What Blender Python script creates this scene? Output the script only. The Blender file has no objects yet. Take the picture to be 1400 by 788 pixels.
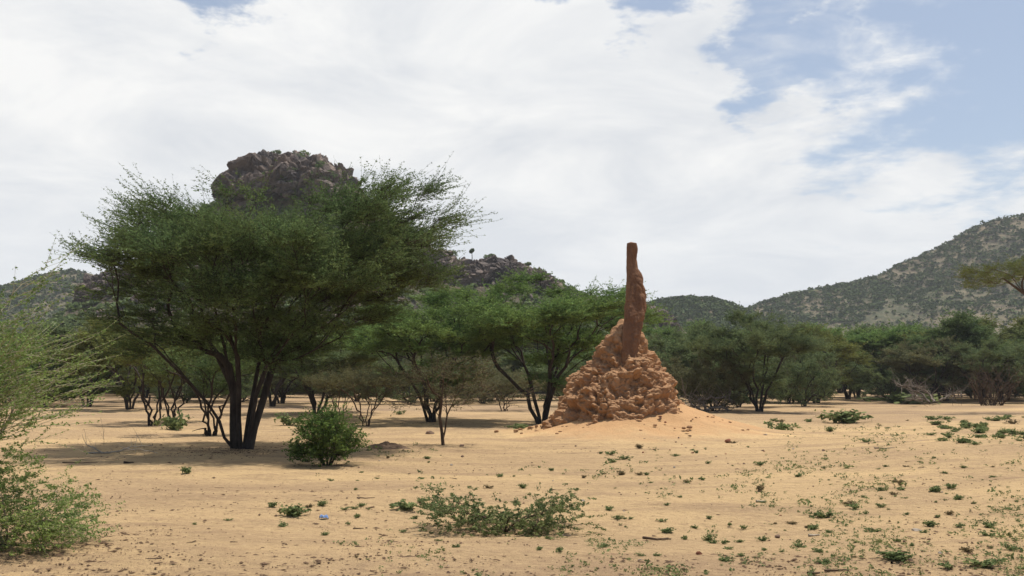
import bpy, math, random
import numpy as np
from mathutils import Vector

PI = math.pi
SC = bpy.context.scene
COL = SC.collection

# ------------------------------------------------------------------ camera
F = 700 / math.tan(math.radians(27.5))      # focal length in photo pixels (1400 wide)
CAM_Z = 2.0
HORIZON = 522.0
PITCH = math.atan((HORIZON - 394) / F)

def ray(px, py):
    xc, yc = (px - 700) / F, (394 - py) / F
    return np.array([xc, math.cos(PITCH) - yc * math.sin(PITCH), math.sin(PITCH) + yc * math.cos(PITCH)])

def at(px, py, Y):
    r = ray(px, py)
    return r * (Y / r[1]) + np.array([0, 0, CAM_Z])

# ------------------------------------------------------------------ numpy noise
def _hash(ix, iy, iz, seed):
    h = (ix.astype(np.int64) * 374761393 + iy.astype(np.int64) * 668265263 + iz.astype(np.int64) * 2147483647 + seed * 974634777) & 0xFFFFFFFF
    h = ((h ^ (h >> 13)) * 1274126177) & 0xFFFFFFFF
    h = ((h ^ (h >> 16)) * 2246822519) & 0xFFFFFFFF
    h = h ^ (h >> 15)
    return (h & 0xFFFFFF) / float(0x1000000)

def vnoise(P, seed=0):
    P = np.asarray(P, float)
    i = np.floor(P).astype(np.int64)
    f = P - i
    u = f * f * (3 - 2 * f)
    out = 0
    for dx in (0, 1):
        for dy in (0, 1):
            for dz in (0, 1):
                w = (u[..., 0] if dx else 1 - u[..., 0]) * (u[..., 1] if dy else 1 - u[..., 1]) * (u[..., 2] if dz else 1 - u[..., 2])
                out = out + w * _hash(i[..., 0] + dx, i[..., 1] + dy, i[..., 2] + dz, seed)
    return out * 2 - 1

def fbm(P, octv=4, seed=0, gain=0.5):
    a, s, t = 1.0, 0, 0
    P = np.asarray(P, float)
    for o in range(octv):
        s = s + a * vnoise(P * 2 ** o, seed + o * 17)
        t += a
        a *= gain
    return s / t

def worley(P, seed=0):
    P = np.asarray(P, float)
    i = np.floor(P).astype(np.int64)
    f1 = np.full(P.shape[:-1], 9.0); f2 = f1.copy(); cid = np.zeros(P.shape[:-1])
    for dx in (-1, 0, 1):
        for dy in (-1, 0, 1):
            for dz in (-1, 0, 1):
                c = i + np.array([dx, dy, dz])
                q = np.stack([_hash(c[..., 0], c[..., 1], c[..., 2], seed + k) for k in range(3)], -1)
                d = np.sqrt((((c + q) - P) ** 2).sum(-1))
                hid = _hash(c[..., 0], c[..., 1], c[..., 2], seed + 9)
                nearer = d < f1
                f2 = np.where(nearer, f1, np.minimum(f2, d))
                cid = np.where(nearer, hid, cid)
                f1 = np.where(nearer, d, f1)
    return f1, f2, cid

def blocks(P, seed=0):
    """jointed blocks: joint distance, block id and a random tilt across each block"""
    i = np.floor(P).astype(np.int64)
    f1 = np.full(P.shape[:-1], 9.0); f2 = f1.copy(); cid = np.zeros(P.shape[:-1]); tl = np.zeros(P.shape[:-1])
    for dx in (-1, 0, 1):
        for dy in (-1, 0, 1):
            for dz in (-1, 0, 1):
                c = i + np.array([dx, dy, dz])
                h = [_hash(c[..., 0], c[..., 1], c[..., 2], seed + k) for k in range(6)]
                dl = P - (c + np.stack(h[:3], -1))
                d = np.sqrt((dl ** 2).sum(-1))
                t = dl[..., 0] * (h[3] - 0.5) + dl[..., 1] * (h[4] - 0.5) + dl[..., 2] * (h[5] - 0.5)
                nearer = d < f1
                f2 = np.where(nearer, f1, np.minimum(f2, d))
                cid = np.where(nearer, h[5] * 7 % 1, cid); tl = np.where(nearer, t, tl)
                f1 = np.where(nearer, d, f1)
    return f2 - f1, cid, tl

def sstep(a, b, x):
    t = np.clip((x - a) / (b - a), 0, 1)
    return t * t * (3 - 2 * t)

# ------------------------------------------------------------------ object helpers
def mesh_np(name, V, Fc, mat, parent=None, tint=None, smooth=False):
    V = np.asarray(V, np.float32); Fc = np.asarray(Fc, np.int32)
    n, k = Fc.shape
    me = bpy.data.meshes.new(name)
    me.vertices.add(len(V)); me.vertices.foreach_set('co', V.ravel())
    me.loops.add(n * k); me.loops.foreach_set('vertex_index', Fc.ravel())
    me.polygons.add(n); me.polygons.foreach_set('loop_start', np.arange(0, n * k, k, dtype=np.int32))
    me.polygons.foreach_set('use_smooth', np.full(n, smooth, dtype=bool))
    if tint is not None:
        a = me.attributes.new('tint', 'FLOAT', 'FACE')
        a.data.foreach_set('value', np.asarray(tint, np.float32))
    me.update(calc_edges=True)
    me.materials.append(mat)
    o = bpy.data.objects.new(name, me)
    COL.objects.link(o)
    if parent: o.parent = parent
    return o

def empty(name, loc, rotz=0):
    o = bpy.data.objects.new(name, None)
    o.empty_display_size = 0.3
    COL.objects.link(o)
    o.location = loc; o.rotation_euler = (0, 0, rotz)
    return o

def tag(o, label=None, cat=None, group=None, kind=None):
    if label: o['label'] = label
    if cat: o['category'] = cat
    if group: o['group'] = group
    if kind: o['kind'] = kind
    return o

def kids(o):
    return [c for c in bpy.data.objects if c.parent == o]

def dup(root, mats=None):
    """copy of a thing, its parts and sub-parts (mesh data shared)"""
    r = root.copy(); COL.objects.link(r)
    for ch in kids(root):
        c = ch.copy(); COL.objects.link(c); c.parent = r
        if mats and c.type == 'MESH': setmat(c, mats)
        for g in kids(ch):
            d = g.copy(); COL.objects.link(d); d.parent = c
    return r

def setmat(c, mats):
    base = c.name.split('.')[0]
    if base in mats:
        c.material_slots[0].link = 'OBJECT'
        c.material_slots[0].material = mats[base]

# ------------------------------------------------------------------ materials
class NT:
    def __init__(s, name):
        s.m = bpy.data.materials.new(name); s.m.use_nodes = True
        s.t = s.m.node_tree; s.t.nodes.clear()
        s.out = s.n('ShaderNodeOutputMaterial')
    def n(s, typ, **kw):
        x = s.t.nodes.new(typ)
        for k, v in kw.items():
            if k in x.inputs: x.inputs[k].default_value = v
            else: setattr(x, k, v)
        return x
    def l(s, a, b): s.t.links.new(a, b)
    def noise(s, scale, detail=4, rough=0.55, vec=None, dist=0.0):
        x = s.n('ShaderNodeTexNoise'); x.inputs['Scale'].default_value = scale
        x.inputs['Detail'].default_value = detail; x.inputs['Roughness'].default_value = rough
        x.inputs['Distortion'].default_value = dist
        if vec is not None: s.l(vec, x.inputs['Vector'])
        return x.outputs['Fac']
    def ramp(s, fac, stops, interp='LINEAR'):
        r = s.n('ShaderNodeValToRGB'); e = r.color_ramp.elements; r.color_ramp.interpolation = interp
        while len(e) < len(stops): e.new(0.5)
        for el, (p, c) in zip(e, stops):
            el.position = p; el.color = (c, c, c, 1) if isinstance(c, (int, float)) else (*c, 1)
        s.l(fac, r.inputs['Fac'])
        return r.outputs['Color']
    def mix(s, fac, a, b, blend='MIX'):
        x = s.n('ShaderNodeMix', data_type='RGBA', blend_type=blend)
        for v, i in ((fac, 0), (a, 6), (b, 7)):
            if hasattr(v, 'is_linked'): s.l(v, x.inputs[i])
            else: x.inputs[i].default_value = v if i == 0 else (*v, 1)
        return x.outputs[2]
    def math(s, op, a, b=0.0):
        x = s.n('ShaderNodeMath', operation=op)
        for v, i in ((a, 0), (b, 1)):
            if hasattr(v, 'is_linked'): s.l(v, x.inputs[i])
            else: x.inputs[i].default_value = v
        return x.outputs[0]
    def bsdf(s, color, rough=0.9, bump=None, bstr=0.5, bdist=0.05, spec=0.2):
        b = s.n('ShaderNodeBsdfPrincipled')
        if hasattr(color, 'is_linked'): s.l(color, b.inputs['Base Color'])
        else: b.inputs['Base Color'].default_value = (*color, 1)
        b.inputs['Roughness'].default_value = rough
        b.inputs['Specular IOR Level'].default_value = spec
        if bump is not None:
            bm = s.n('ShaderNodeBump'); bm.inputs['Strength'].default_value = bstr; bm.inputs['Distance'].default_value = bdist
            s.l(bump, bm.inputs['Height']); s.l(bm.outputs['Normal'], b.inputs['Normal'])
        s.l(b.outputs['BSDF'], s.out.inputs['Surface'])
        return s.m
    def pos(s):
        return s.n('ShaderNodeNewGeometry').outputs['Position']
    def objc(s):
        return s.n('ShaderNodeTexCoord').outputs['Object']

def leaf_mat(name, dark, light, trans=0.30):
    t = NT(name)
    dark = tuple(v * 1.12 for v in dark); light = tuple(v * 1.22 for v in light)
    a = t.n('ShaderNodeAttribute', attribute_name='tint')
    c = t.mix(a.outputs['Fac'], dark, light)
    c = t.mix(t.ramp(t.noise(0.55, 2, 0.5, t.objc()), [(0.35, 0.0), (0.65, 0.7)]), c, tuple(0.5 * (d + l) * k for d, l, k in zip(dark, light, (1.35, 1.15, 0.95))))
    d = t.n('ShaderNodeBsdfDiffuse'); tr = t.n('ShaderNodeBsdfTranslucent'); mx = t.n('ShaderNodeMixShader')
    mx.inputs[0].default_value = trans
    t.l(c, d.inputs['Color']); t.l(c, tr.inputs['Color'])
    t.l(d.outputs[0], mx.inputs[1]); t.l(tr.outputs[0], mx.inputs[2]); t.l(mx.outputs[0], t.out.inputs['Surface'])
    return t.m

def bark_mat(name, c1, c2):
    t = NT(name); P = t.objc()
    mp = t.n('ShaderNodeMapping'); mp.inputs['Scale'].default_value = (1, 1, 0.25); t.l(P, mp.inputs['Vector'])
    n = t.noise(9, 5, 0.65, mp.outputs[0])
    return t.bsdf(t.mix(t.ramp(n, [(0.3, 0.0), (0.7, 1.0)]), c1, c2), 0.95, n, 0.8, 0.03, 0.1)

M = {}
M['leaf_dark'] = leaf_mat('acacia_leaf_dark', (0.044, 0.078, 0.034), (0.145, 0.210, 0.085))
M['leaf_green'] = leaf_mat('acacia_leaf_green', (0.060, 0.112, 0.040), (0.175, 0.265, 0.085))
M['leaf_mid'] = leaf_mat('acacia_leaf_mid', (0.066, 0.096, 0.048), (0.155, 0.205, 0.095))
M['leaf_grey'] = leaf_mat('acacia_leaf_grey', (0.075, 0.085, 0.045), (0.140, 0.145, 0.078))
M['leaf_olive'] = leaf_mat('acacia_leaf_olive', (0.075, 0.095, 0.034), (0.165, 0.195, 0.066))
M['leaf_pale'] = leaf_mat('thorn_leaf_pale', (0.085, 0.14, 0.045), (0.19, 0.26, 0.085))
M['leaf_bush'] = leaf_mat('bush_leaf', (0.045, 0.085, 0.026), (0.125, 0.190, 0.055))
M['leaf_weed'] = leaf_mat('weed_leaf', (0.075, 0.110, 0.045), (0.165, 0.20, 0.090))
M['leaf_weed_dry'] = leaf_mat('weed_leaf_dry', (0.10, 0.085, 0.050), (0.19, 0.155, 0.085))
M['leaf_scrub'] = leaf_mat('scrub_leaf', (0.034, 0.056, 0.026), (0.080, 0.110, 0.045), 0.1)
M['bark'] = bark_mat('dark_bark', (0.026, 0.021, 0.018), (0.075, 0.060, 0.050))
M['bark_brown'] = bark_mat('brown_bark', (0.06, 0.040, 0.028), (0.13, 0.09, 0.06))
M['bark_pale'] = bark_mat('pale_bark', (0.22, 0.19, 0.13), (0.42, 0.37, 0.26))
M['dead_wood'] = bark_mat('dead_wood', (0.10, 0.08, 0.065), (0.24, 0.20, 0.16))
M['dead_pale'] = bark_mat('bleached_wood', (0.30, 0.25, 0.19), (0.50, 0.43, 0.34))

def ground_colour(t):
    P = t.pos()
    mp = t.n('ShaderNodeMapping'); mp.inputs['Scale'].default_value = (1, 1, 0); t.l(P, mp.inputs['Vector']); V = mp.outputs[0]
    st = t.n('ShaderNodeMapping'); st.inputs['Scale'].default_value = (0.35, 1, 0); t.l(P, st.inputs['Vector']); S = st.outputs[0]
    big = t.noise(0.11, 5, 0.6, S, 0.6)
    mid = t.noise(0.7, 7, 0.7, S, 0.4)
    fine = t.noise(7, 6, 0.7, V)
    grain = t.noise(38, 3, 0.7, V)
    c = t.mix(t.ramp(big, [(0.40, 0.0), (0.58, 1.0)]), (0.570, 0.398, 0.207), (0.435, 0.300, 0.168))
    c = t.mix(t.ramp(mid, [(0.46, 0.0), (0.64, 0.85)]), c, (0.335, 0.226, 0.133))
    c = t.mix(t.ramp(fine, [(0.30, 0.6), (0.46, 0.0)]), c, (0.62, 0.445, 0.248))
    c = t.mix(t.ramp(fine, [(0.55, 0.0), (0.66, 0.65)]), c, (0.26, 0.165, 0.098))
    c = t.mix(t.ramp(grain, [(0.58, 0.0), (0.70, 0.6)]), c, (0.19, 0.125, 0.078))
    sep = t.n('ShaderNodeSeparateXYZ'); t.l(P, sep.inputs[0])
    far = t.n('ShaderNodeMapRange'); far.inputs['From Min'].default_value = 34; far.inputs['From Max'].default_value = 75
    t.l(sep.outputs['Y'], far.inputs['Value'])
    band = t.math('MULTIPLY', far.outputs[0], t.ramp(t.noise(0.09, 6, 0.7, S), [(0.42, 0.0), (0.58, 0.8)]))
    c = t.mix(band, c, (0.24, 0.165, 0.11))
    near = t.n('ShaderNodeMapRange'); near.inputs['From Min'].default_value = 12.4; near.inputs['From Max'].default_value = 10.4
    t.l(sep.outputs['Y'], near.inputs['Value'])
    verge = t.math('MULTIPLY', near.outputs[0], t.ramp(t.noise(3.2, 6, 0.75, V), [(0.42, 0.0), (0.60, 0.8)]))
    c = t.mix(verge, c, (0.27, 0.18, 0.112))
    vo = t.n('ShaderNodeTexVoronoi', feature='SMOOTH_F1'); vo.inputs['Scale'].default_value = 2.6; vo.inputs['Smoothness'].default_value = 0.4; t.l(V, vo.inputs['Vector'])
    dents = t.ramp(vo.outputs['Distance'], [(0.0, 0.0), (0.42, 1.0)])
    h = t.math('ADD', t.math('MULTIPLY', mid, 1.2), t.math('ADD', t.math('MULTIPLY', fine, 0.45), t.math('MULTIPLY', grain, 0.12)))
    h = t.math('ADD', h, t.math('MULTIPLY', dents, 0.22))
    return c, h

def ground_mat():
    t = NT('sandy_ground'); c, h = ground_colour(t)
    return t.bsdf(c, 0.95, h, 1.0, 0.22, 0.1)

def earth_mat(name, c1, c2, c3, sc=1.0, bump=0.7):
    t = NT(name); P = t.objc()
    a = t.noise(1.1 * sc, 5, 0.6, P); b = t.noise(7 * sc, 6, 0.65, P); g = t.noise(38 * sc, 4, 0.7, P)
    c = t.mix(t.ramp(a, [(0.35, 0.0), (0.65, 1.0)]), c1, c2)
    c = t.mix(t.ramp(b, [(0.5, 0.0), (0.72, 0.8)]), c, c3)
    h = t.math('ADD', t.math('MULTIPLY', b, 0.5), t.math('MULTIPLY', g, 0.25))
    return t.bsdf(c, 0.95, h, bump, 0.06, 0.05)

M['ground'] = ground_mat()
M['cone'] = earth_mat('termite_earth', (0.415, 0.245, 0.135), (0.345, 0.198, 0.107), (0.260, 0.146, 0.080), 1.0, 1.0)
def spire_mat():
    t = NT('termite_spire_earth'); P = t.objc()
    mp = t.n('ShaderNodeMapping'); mp.inputs['Scale'].default_value = (1, 1, 0.22); t.l(P, mp.inputs['Vector'])
    a = t.noise(1.6, 5, 0.65, P); b = t.noise(5.5, 6, 0.7, mp.outputs[0]); g = t.noise(26, 5, 0.75, P)
    c = t.mix(t.ramp(a, [(0.35, 0.0), (0.65, 1.0)]), (0.245, 0.135, 0.080), (0.180, 0.096, 0.059))
    c = t.mix(t.ramp(b, [(0.48, 0.0), (0.68, 0.8)]), c, (0.120, 0.064, 0.042))
    c = t.mix(t.ramp(g, [(0.60, 0.0), (0.74, 0.7)]), c, (0.285, 0.165, 0.095))
    sp = t.n('ShaderNodeSeparateXYZ'); t.l(P, sp.inputs[0])
    k = t.n('ShaderNodeMapRange'); k.inputs['From Min'].default_value = 3.9; k.inputs['From Max'].default_value = 2.9; t.l(t.math('ADD', sp.outputs['Z'], t.math('MULTIPLY', a, 1.2)), k.inputs['Value'])
    c = t.mix(k.outputs[0], c, (0.31, 0.172, 0.090))
    return t.bsdf(c, 0.95, t.math('ADD', t.math('MULTIPLY', b, 0.6), t.math('MULTIPLY', g, 0.4)), 0.9, 0.07, 0.05)
M['spire'] = spire_mat()
def apron_mat():
    t = NT('washed_earth'); P = t.objc()
    n = t.noise(1.3, 6, 0.65, P); f = t.noise(9, 6, 0.7, P); g = t.noise(42, 3, 0.7, P)
    c = t.mix(t.ramp(n, [(0.4, 0.0), (0.65, 1.0)]), (0.490, 0.298, 0.152), (0.430, 0.258, 0.131))
    c = t.mix(t.ramp(f, [(0.58, 0.0), (0.74, 0.6)]), c, (0.32, 0.185, 0.095))
    at_ = t.n('ShaderNodeAttribute', attribute_name='rim')
    k = t.math('ADD', at_.outputs['Fac'], t.math('MULTIPLY', t.math('SUBTRACT', t.noise(0.9, 5, 0.6, P), 0.5), 0.7))
    gc, gh = ground_colour(t)
    m = t.ramp(k, [(0.55, 0.0), (0.90, 1.0)])
    c = t.mix(m, c, gc)
    h = t.math('ADD', t.math('MULTIPLY', f, 0.5), t.math('MULTIPLY', g, 0.15))
    h = t.math('ADD', h, t.math('MULTIPLY', gh, m))
    return t.bsdf(c, 0.95, h, 0.8, 0.14, 0.05)
M['apron'] = apron_mat()
M['heap'] = earth_mat('dark_earth', (0.125, 0.083, 0.058), (0.17, 0.115, 0.078), (0.075, 0.05, 0.036))
M['stone'] = earth_mat('stone', (0.24, 0.16, 0.12), (0.30, 0.21, 0.15), (0.16, 0.11, 0.085), 6)
M['stone_pale'] = earth_mat('pale_stone', (0.55, 0.48, 0.40), (0.48, 0.40, 0.32), (0.38, 0.31, 0.24), 6)
M['stone_red'] = earth_mat('red_stone', (0.26, 0.11, 0.07), (0.32, 0.14, 0.085), (0.18, 0.08, 0.055), 6)
M['litter'] = earth_mat('litter', (0.13, 0.085, 0.055), (0.19, 0.125, 0.08), (0.085, 0.055, 0.038), 2)

def rock_mat():
    t = NT('hill_rock'); P = t.pos()
    a = t.noise(0.16, 5, 0.6, P); b = t.noise(0.9, 6, 0.7, P)
    c = t.mix(t.ramp(a, [(0.40, 0.0), (0.60, 1.0)]), (0.235, 0.182, 0.150), (0.090, 0.075, 0.072))
    c = t.mix(t.ramp(b, [(0.52, 0.0), (0.70, 0.8)]), c, (0.040, 0.032, 0.031))
    return t.bsdf(c, 0.9, b, 0.9, 0.6, 0.2)
M['rock'] = rock_mat()

def hill_mat(name, soil, soil2, green, sc):
    t = NT(name); P = t.pos()
    sm = t.n('ShaderNodeMapping'); sm.inputs['Scale'].default_value = (0.4, 0.4, 1.6); t.l(P, sm.inputs['Vector'])
    bands = t.noise(0.045 * sc, 5, 0.65, sm.outputs[0])
    a = t.noise(0.012 * sc, 5, 0.6, P); b = t.noise(0.12 * sc, 5, 0.7, P); g = t.noise(0.35 * sc, 4, 0.7, P)
    c = t.mix(t.ramp(b, [(0.4, 0.0), (0.62, 1.0)]), soil, soil2)
    c = t.mix(t.ramp(t.math('ADD', t.math('MULTIPLY', a, 0.55), t.math('MULTIPLY', g, 0.45)), [(0.46, 0.0), (0.60, 0.8)]), c, green)
    c = t.mix(t.ramp(bands, [(0.58, 0.0), (0.64, 0.85)]), c, (0.060, 0.048, 0.047))
    return t.bsdf(c, 0.95, g, 0.8, 2.0, 0.1)
M['hill'] = hill_mat('scrub_hill_soil', (0.205, 0.165, 0.108), (0.125, 0.105, 0.073), (0.060, 0.078, 0.042), 1.0)
M['hill_rocky'] = hill_mat('rocky_hill_soil', (0.19, 0.145, 0.105), (0.10, 0.078, 0.066), (0.062, 0.075, 0.040), 2.5)

def plastic_mat():
    t = NT('blue_plastic')
    n = t.noise(30, 3, 0.5, t.objc())
    return t.bsdf(t.mix(t.ramp(n, [(0.4, 0.0), (0.65, 1.0)]), (0.06, 0.16, 0.42), (0.30, 0.42, 0.62)), 0.45, n, 0.3, 0.01, 0.4)
M['plastic'] = plastic_mat()

# ------------------------------------------------------------------ ground
MOUND_D = 39.0
MOUND_X = at(840, 580, MOUND_D)[0]

def gz(x, y):
    x = np.asarray(x, float); y = np.asarray(y, float)
    z3 = np.zeros(np.broadcast(x, y).shape)
    P = np.stack([x / 11 + z3, y / 8 + z3, z3 + 3.3], -1)
    Q = np.stack([x / 2.6 + z3, y / 2.0 + z3, z3 + 7.7], -1)
    z = 0.13 * vnoise(P, 5) + 0.065 * fbm(Q, 3, 8)
    z = z * (1 - 0.5 * sstep(60, 140, y))
    z = z + 0.42 * np.exp(-((x - 15.0) / 5.5) ** 2 - ((y - 27) / 7.0) ** 2)
    z = z - 0.16 * np.exp(-((x - 1) / 6.0) ** 2 - ((y - 14.6) / 1.6) ** 2)
    return z

def gpoint(px, py):
    """where the sight line through a photo pixel meets the ground"""
    r = ray(px, py)
    lo, hi = 5.0, 400.0
    Y = np.geomspace(lo, hi, 4000)
    p = r[None, :] * (Y / r[1])[:, None]
    z = p[:, 2] + CAM_Z - gz(p[:, 0], p[:, 1])
    k = int(np.argmax(z < 0)) if (z < 0).any() else len(Y) - 1
    y = Y[k]
    x = r[0] / r[1] * y
    return np.array([x, y, float(gz(x, y))])

def graded(fine0, fine1, step, lo, hi, g=1.12):
    a = list(np.arange(fine0, fine1 + 1e-6, step))
    s = step
    while a[-1] < hi: s *= g; a.append(a[-1] + s)
    s = step
    while a[0] > lo: s *= g; a.insert(0, a[0] - s)
    return np.array(a)

def grid_faces(nx, ny):
    i = np.arange(nx * ny).reshape(ny, nx)
    return np.stack([i[:-1, :-1], i[:-1, 1:], i[1:, 1:], i[1:, :-1]], -1).reshape(-1, 4)

xs = graded(-26, 26, 0.16, -1500, 1500); ys = graded(8, 60, 0.16, -500, 1400)
X, Y = np.meshgrid(xs, ys)
Z = gz(X, Y)
dtl = fbm(np.stack([X / 0.55, Y / 0.45, X * 0], -1), 3, 31)
Z = Z + 0.028 * dtl * (1 - sstep(40, 70, np.abs(Y)))
g = mesh_np('ground', np.stack([X, Y, Z], -1).reshape(-1, 3), grid_faces(len(xs), len(ys)), M['ground'], smooth=True)
tag(g, 'bare orange sand of the open clearing', None, None, 'structure')

# ------------------------------------------------------------------ hills
def hill(name, D, prof, front, back, mat, res, amp, nsc, powf, label, seed):
    pts = np.array([at(px, py, D) for px, py in prof])
    xs = np.arange(pts[0, 0], pts[-1, 0], res); ys = np.arange(D - front, D + back, res)
    X, Y = np.meshgrid(xs, ys)
    def hz(X, Y):
        ridge = np.interp(X, pts[:, 0], pts[:, 2], left=-3, right=-3)
        t = np.where(Y < D, (Y - (D - front)) / front, 1 - (Y - D) / back)
        t = np.clip(t, 0, 1)
        n = fbm(np.stack([X / nsc, Y / nsc, X * 0 + seed], -1), 5, seed)
        return ridge * t ** powf - 0.6 + amp * n * np.minimum(1, 0.25 + 1.5 * np.abs(1 - t)) * (t > 0)
    V = np.stack([X, Y, hz(X, Y)], -1).reshape(-1, 3)
    o = mesh_np(name, V, grid_faces(len(xs), len(ys)), mat, smooth=True)
    tag(o, label, None, None, 'structure')
    return hz, (xs[0], xs[-1])

KOP_D = 235.0
KPROF = [(-60, 512), (0, 490), (60, 458), (95, 430), (115, 405), (130, 384), (165, 376), (200, 352), (260, 302), (305, 266), (318, 246), (337, 233),
         (354, 222), (400, 219), (443, 222), (461, 234), (483, 250), (530, 287), (590, 338), (626, 356), (667, 358), (697, 360), (723, 370),
         (748, 376), (800, 396), (860, 412), (892, 423), (925, 447), (960, 482), (1010, 515)]
kop_z, _ = hill('rocky_hill', KOP_D, KPROF, 72, 80, M['hill_rocky'], 1.2, 3.0, 9, 1.45, 'steep rocky hill with a boulder crag on top behind the biggest acacia', 3)
RD = 640.0
RPROF = [(940, 500), (985, 440), (1035, 415), (1090, 403), (1150, 387), (1200, 373), (1240, 353), (1280, 336), (1310, 319), (1340, 304), (1370, 296), (1400, 294),
         (1450, 300), (1550, 335), (1700, 420), (1800, 505)]
rh_z, rx = hill('scrub_hill', RD, RPROF, 260, 300, M['hill'], 3.0, 15.0, 60, 1.05, 'large scrub covered hill rising to the right of the mound', 11)
SD = 520.0
SPROF = [(780, 500), (850, 432), (885, 414), (915, 407), (945, 404), (975, 406), (1000, 414), (1030, 426), (1080, 450), (1160, 505)]
sh_z, sx = hill('scrub_hill', SD, SPROF, 150, 160, M['hill'], 3.0, 4.0, 34, 1.05, 'small low green hill showing just right of the spire', 21)
LD = 620.0
LPROF = [(-420, 505), (-250, 440), (-120, 412), (-40, 404), (0, 395), (40, 382), (70, 372), (100, 369), (125, 374), (160, 392), (220, 432), (320, 505)]
lh_z, lx = hill('scrub_hill', LD, LPROF, 200, 220, M['hill'], 4.0, 6.0, 45, 1.05, 'distant smooth bluish hill at the left end of the skyline', 33)

# ------------------------------------------------------------------ boulders on the rocky hill
def ico(sub):
    import bmesh
    bm = bmesh.new(); bmesh.ops.create_icosphere(bm, subdivisions=sub, radius=1)
    V = np.array([v.co[:] for v in bm.verts]); Fc = np.array([[v.index for v in f.verts] for f in bm.faces]); bm.free()
    return V, Fc
ICO3, ICO4 = ico(3), ico(4)

def rock_shape(seed, base=ICO3, cuts=11, rough=0.06, lo=0.5, hi=0.85):
    r = np.random.default_rng(seed)
    V, Fc = base[0].copy(), base[1]
    for _ in range(cuts):
        n = r.normal(size=3); n /= np.linalg.norm(n); h = r.uniform(lo, hi)
        d = V @ n - h
        V = V - np.outer(np.maximum(d, 0), n)
    V = V * (1 + rough * fbm(V * 2.2 + seed, 4, seed))[:, None]
    return V, Fc

boulder_meshes = []
for s in range(9):
    V, Fc = rock_shape(s + 40, base=ICO4, cuts=12 + s, lo=0.40, hi=0.78, rough=0.09)
    o = mesh_np('boulder', V, Fc, M['rock'])
    boulder_meshes.append(o.data); bpy.data.objects.remove(o)
rb = np.random.default_rng(77)
def put_boulder(p, sx, sy, sz, label, group):
    o = bpy.data.objects.new('boulder', boulder_meshes[rb.integers(0, 9)])
    COL.objects.link(o); o.location = p; o.scale = (sx, sy, sz)
    o.rotation_euler = (rb.normal(0, 0.25), rb.normal(0, 0.25), rb.uniform(0, 6.28))
    tag(o, label, 'boulder', group)
KP = np.array([at(px, py, KOP_D) for px, py in KPROF])
def ridge_px(px): return np.interp(px, [a for a, _ in KPROF], [b for _, b in KPROF])
px_m = KOP_D / F
def outcrop(prof, base_py, D, depth, block, amp, label, seed, nu=300, nv=170):
    pts = np.array([at(px, py, D) for px, py in prof]); zb = at(700, base_py, D)[2]
    u = np.linspace(pts[0, 0], pts[-1, 0], nu); v = np.linspace(0.02, PI * 0.8, nv)
    U, Vv = np.meshgrid(u, v)
    top = np.interp(U, pts[:, 0], pts[:, 2])
    hgt = np.maximum(0.3, top - zb)
    P = np.stack([U, D - depth * np.cos(Vv) * (0.5 + 0.5 * np.minimum(1, hgt / hgt.max() * 1.5)), zb + hgt * np.sin(np.clip(Vv, 0, PI)) ** 0.95], -1)
    N = np.stack([0 * U, -np.cos(Vv) * 0.85, 0.25 + 0.5 * np.sin(Vv)], -1)
    ca, sa = math.cos(0.42), math.sin(0.42)
    Q = np.stack([P[..., 0] * ca + P[..., 2] * sa, P[..., 1], (-P[..., 0] * sa + P[..., 2] * ca) * 1.7], -1)
    Q = Q + 0.5 * block * np.stack([vnoise(P / block * 0.6 + k * 7, seed + k) for k in range(3)], -1)
    d = 0
    for bs, a in ((block * 1.9, 1.0), (block, 0.75), (block * 0.45, 0.30)):
        jd, cid, tl = blocks(Q / bs, seed + int(bs * 10))
        d = d + a * ((cid - 0.5) * 1.3 + 1.9 * tl) - 0.75 * a * sstep(0.14, 0.0, jd)
    d = d * amp + 0.15 * amp * fbm(P / 0.9, 5, seed + 5)
    end = np.clip(np.minimum(U - u[0], u[-1] - U) / 2.0, 0.15, 1)
    P = P + N * (d * end)[..., None] + np.stack([0.5 * d * np.sin(U * 0.9), 0 * U, 0 * U], -1)
    o = mesh_np('rock_outcrop', P.reshape(-1, 3), grid_faces(nu, nv), M['rock'])
    tag(o, label, 'rock outcrop')
    return o
outcrop([(311, 276), (314, 262), (316, 248), (320, 238), (336, 234), (340, 224), (354, 216), (365, 213), (388, 215), (406, 212), (426, 217), (444, 216), (448, 224), (461, 231), (469, 240), (484, 251), (496, 262)], 284, KOP_D + 1, 17, 2.6, 1.5,
        'massive jointed crag of brown rock crowning the rocky hill', 5)
outcrop([(104, 424), (113, 408), (119, 388), (130, 377), (146, 373), (166, 371), (185, 364), (205, 352), (222, 344)], 428, KOP_D - 2, 9, 1.9, 0.85, 'dark reddish rock outcrop low on the left shoulder of the rocky hill', 15, 220, 120)
outcrop([(560, 340), (585, 338), (600, 344), (609, 343), (626, 355), (640, 361), (662, 356), (672, 352), (697, 353), (712, 360), (724, 366), (740, 370), (752, 377), (768, 388)], 402, KOP_D - 1, 10, 1.6, 0.85,
        'dark stony ridge descending on the right of the rocky hill', 25, 320, 120)
outcrop([(868, 418), (882, 415), (893, 420), (905, 424), (915, 432), (928, 446), (940, 460)], 466, KOP_D - 3, 8, 1.5, 0.7, 'dark rocks at the foot of the rocky hill just right of the spire', 35, 160, 90)
def on_crag(px, py, base, depth, D, out):
    """distance of the outcrop face at this height"""
    top = ridge_px(px) - 6
    f = min(0.99, max(0.0, (base - py) / max(4.0, base - top)))
    return at(px, py, D - depth * math.cos(math.asin(f)) - out)
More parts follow.
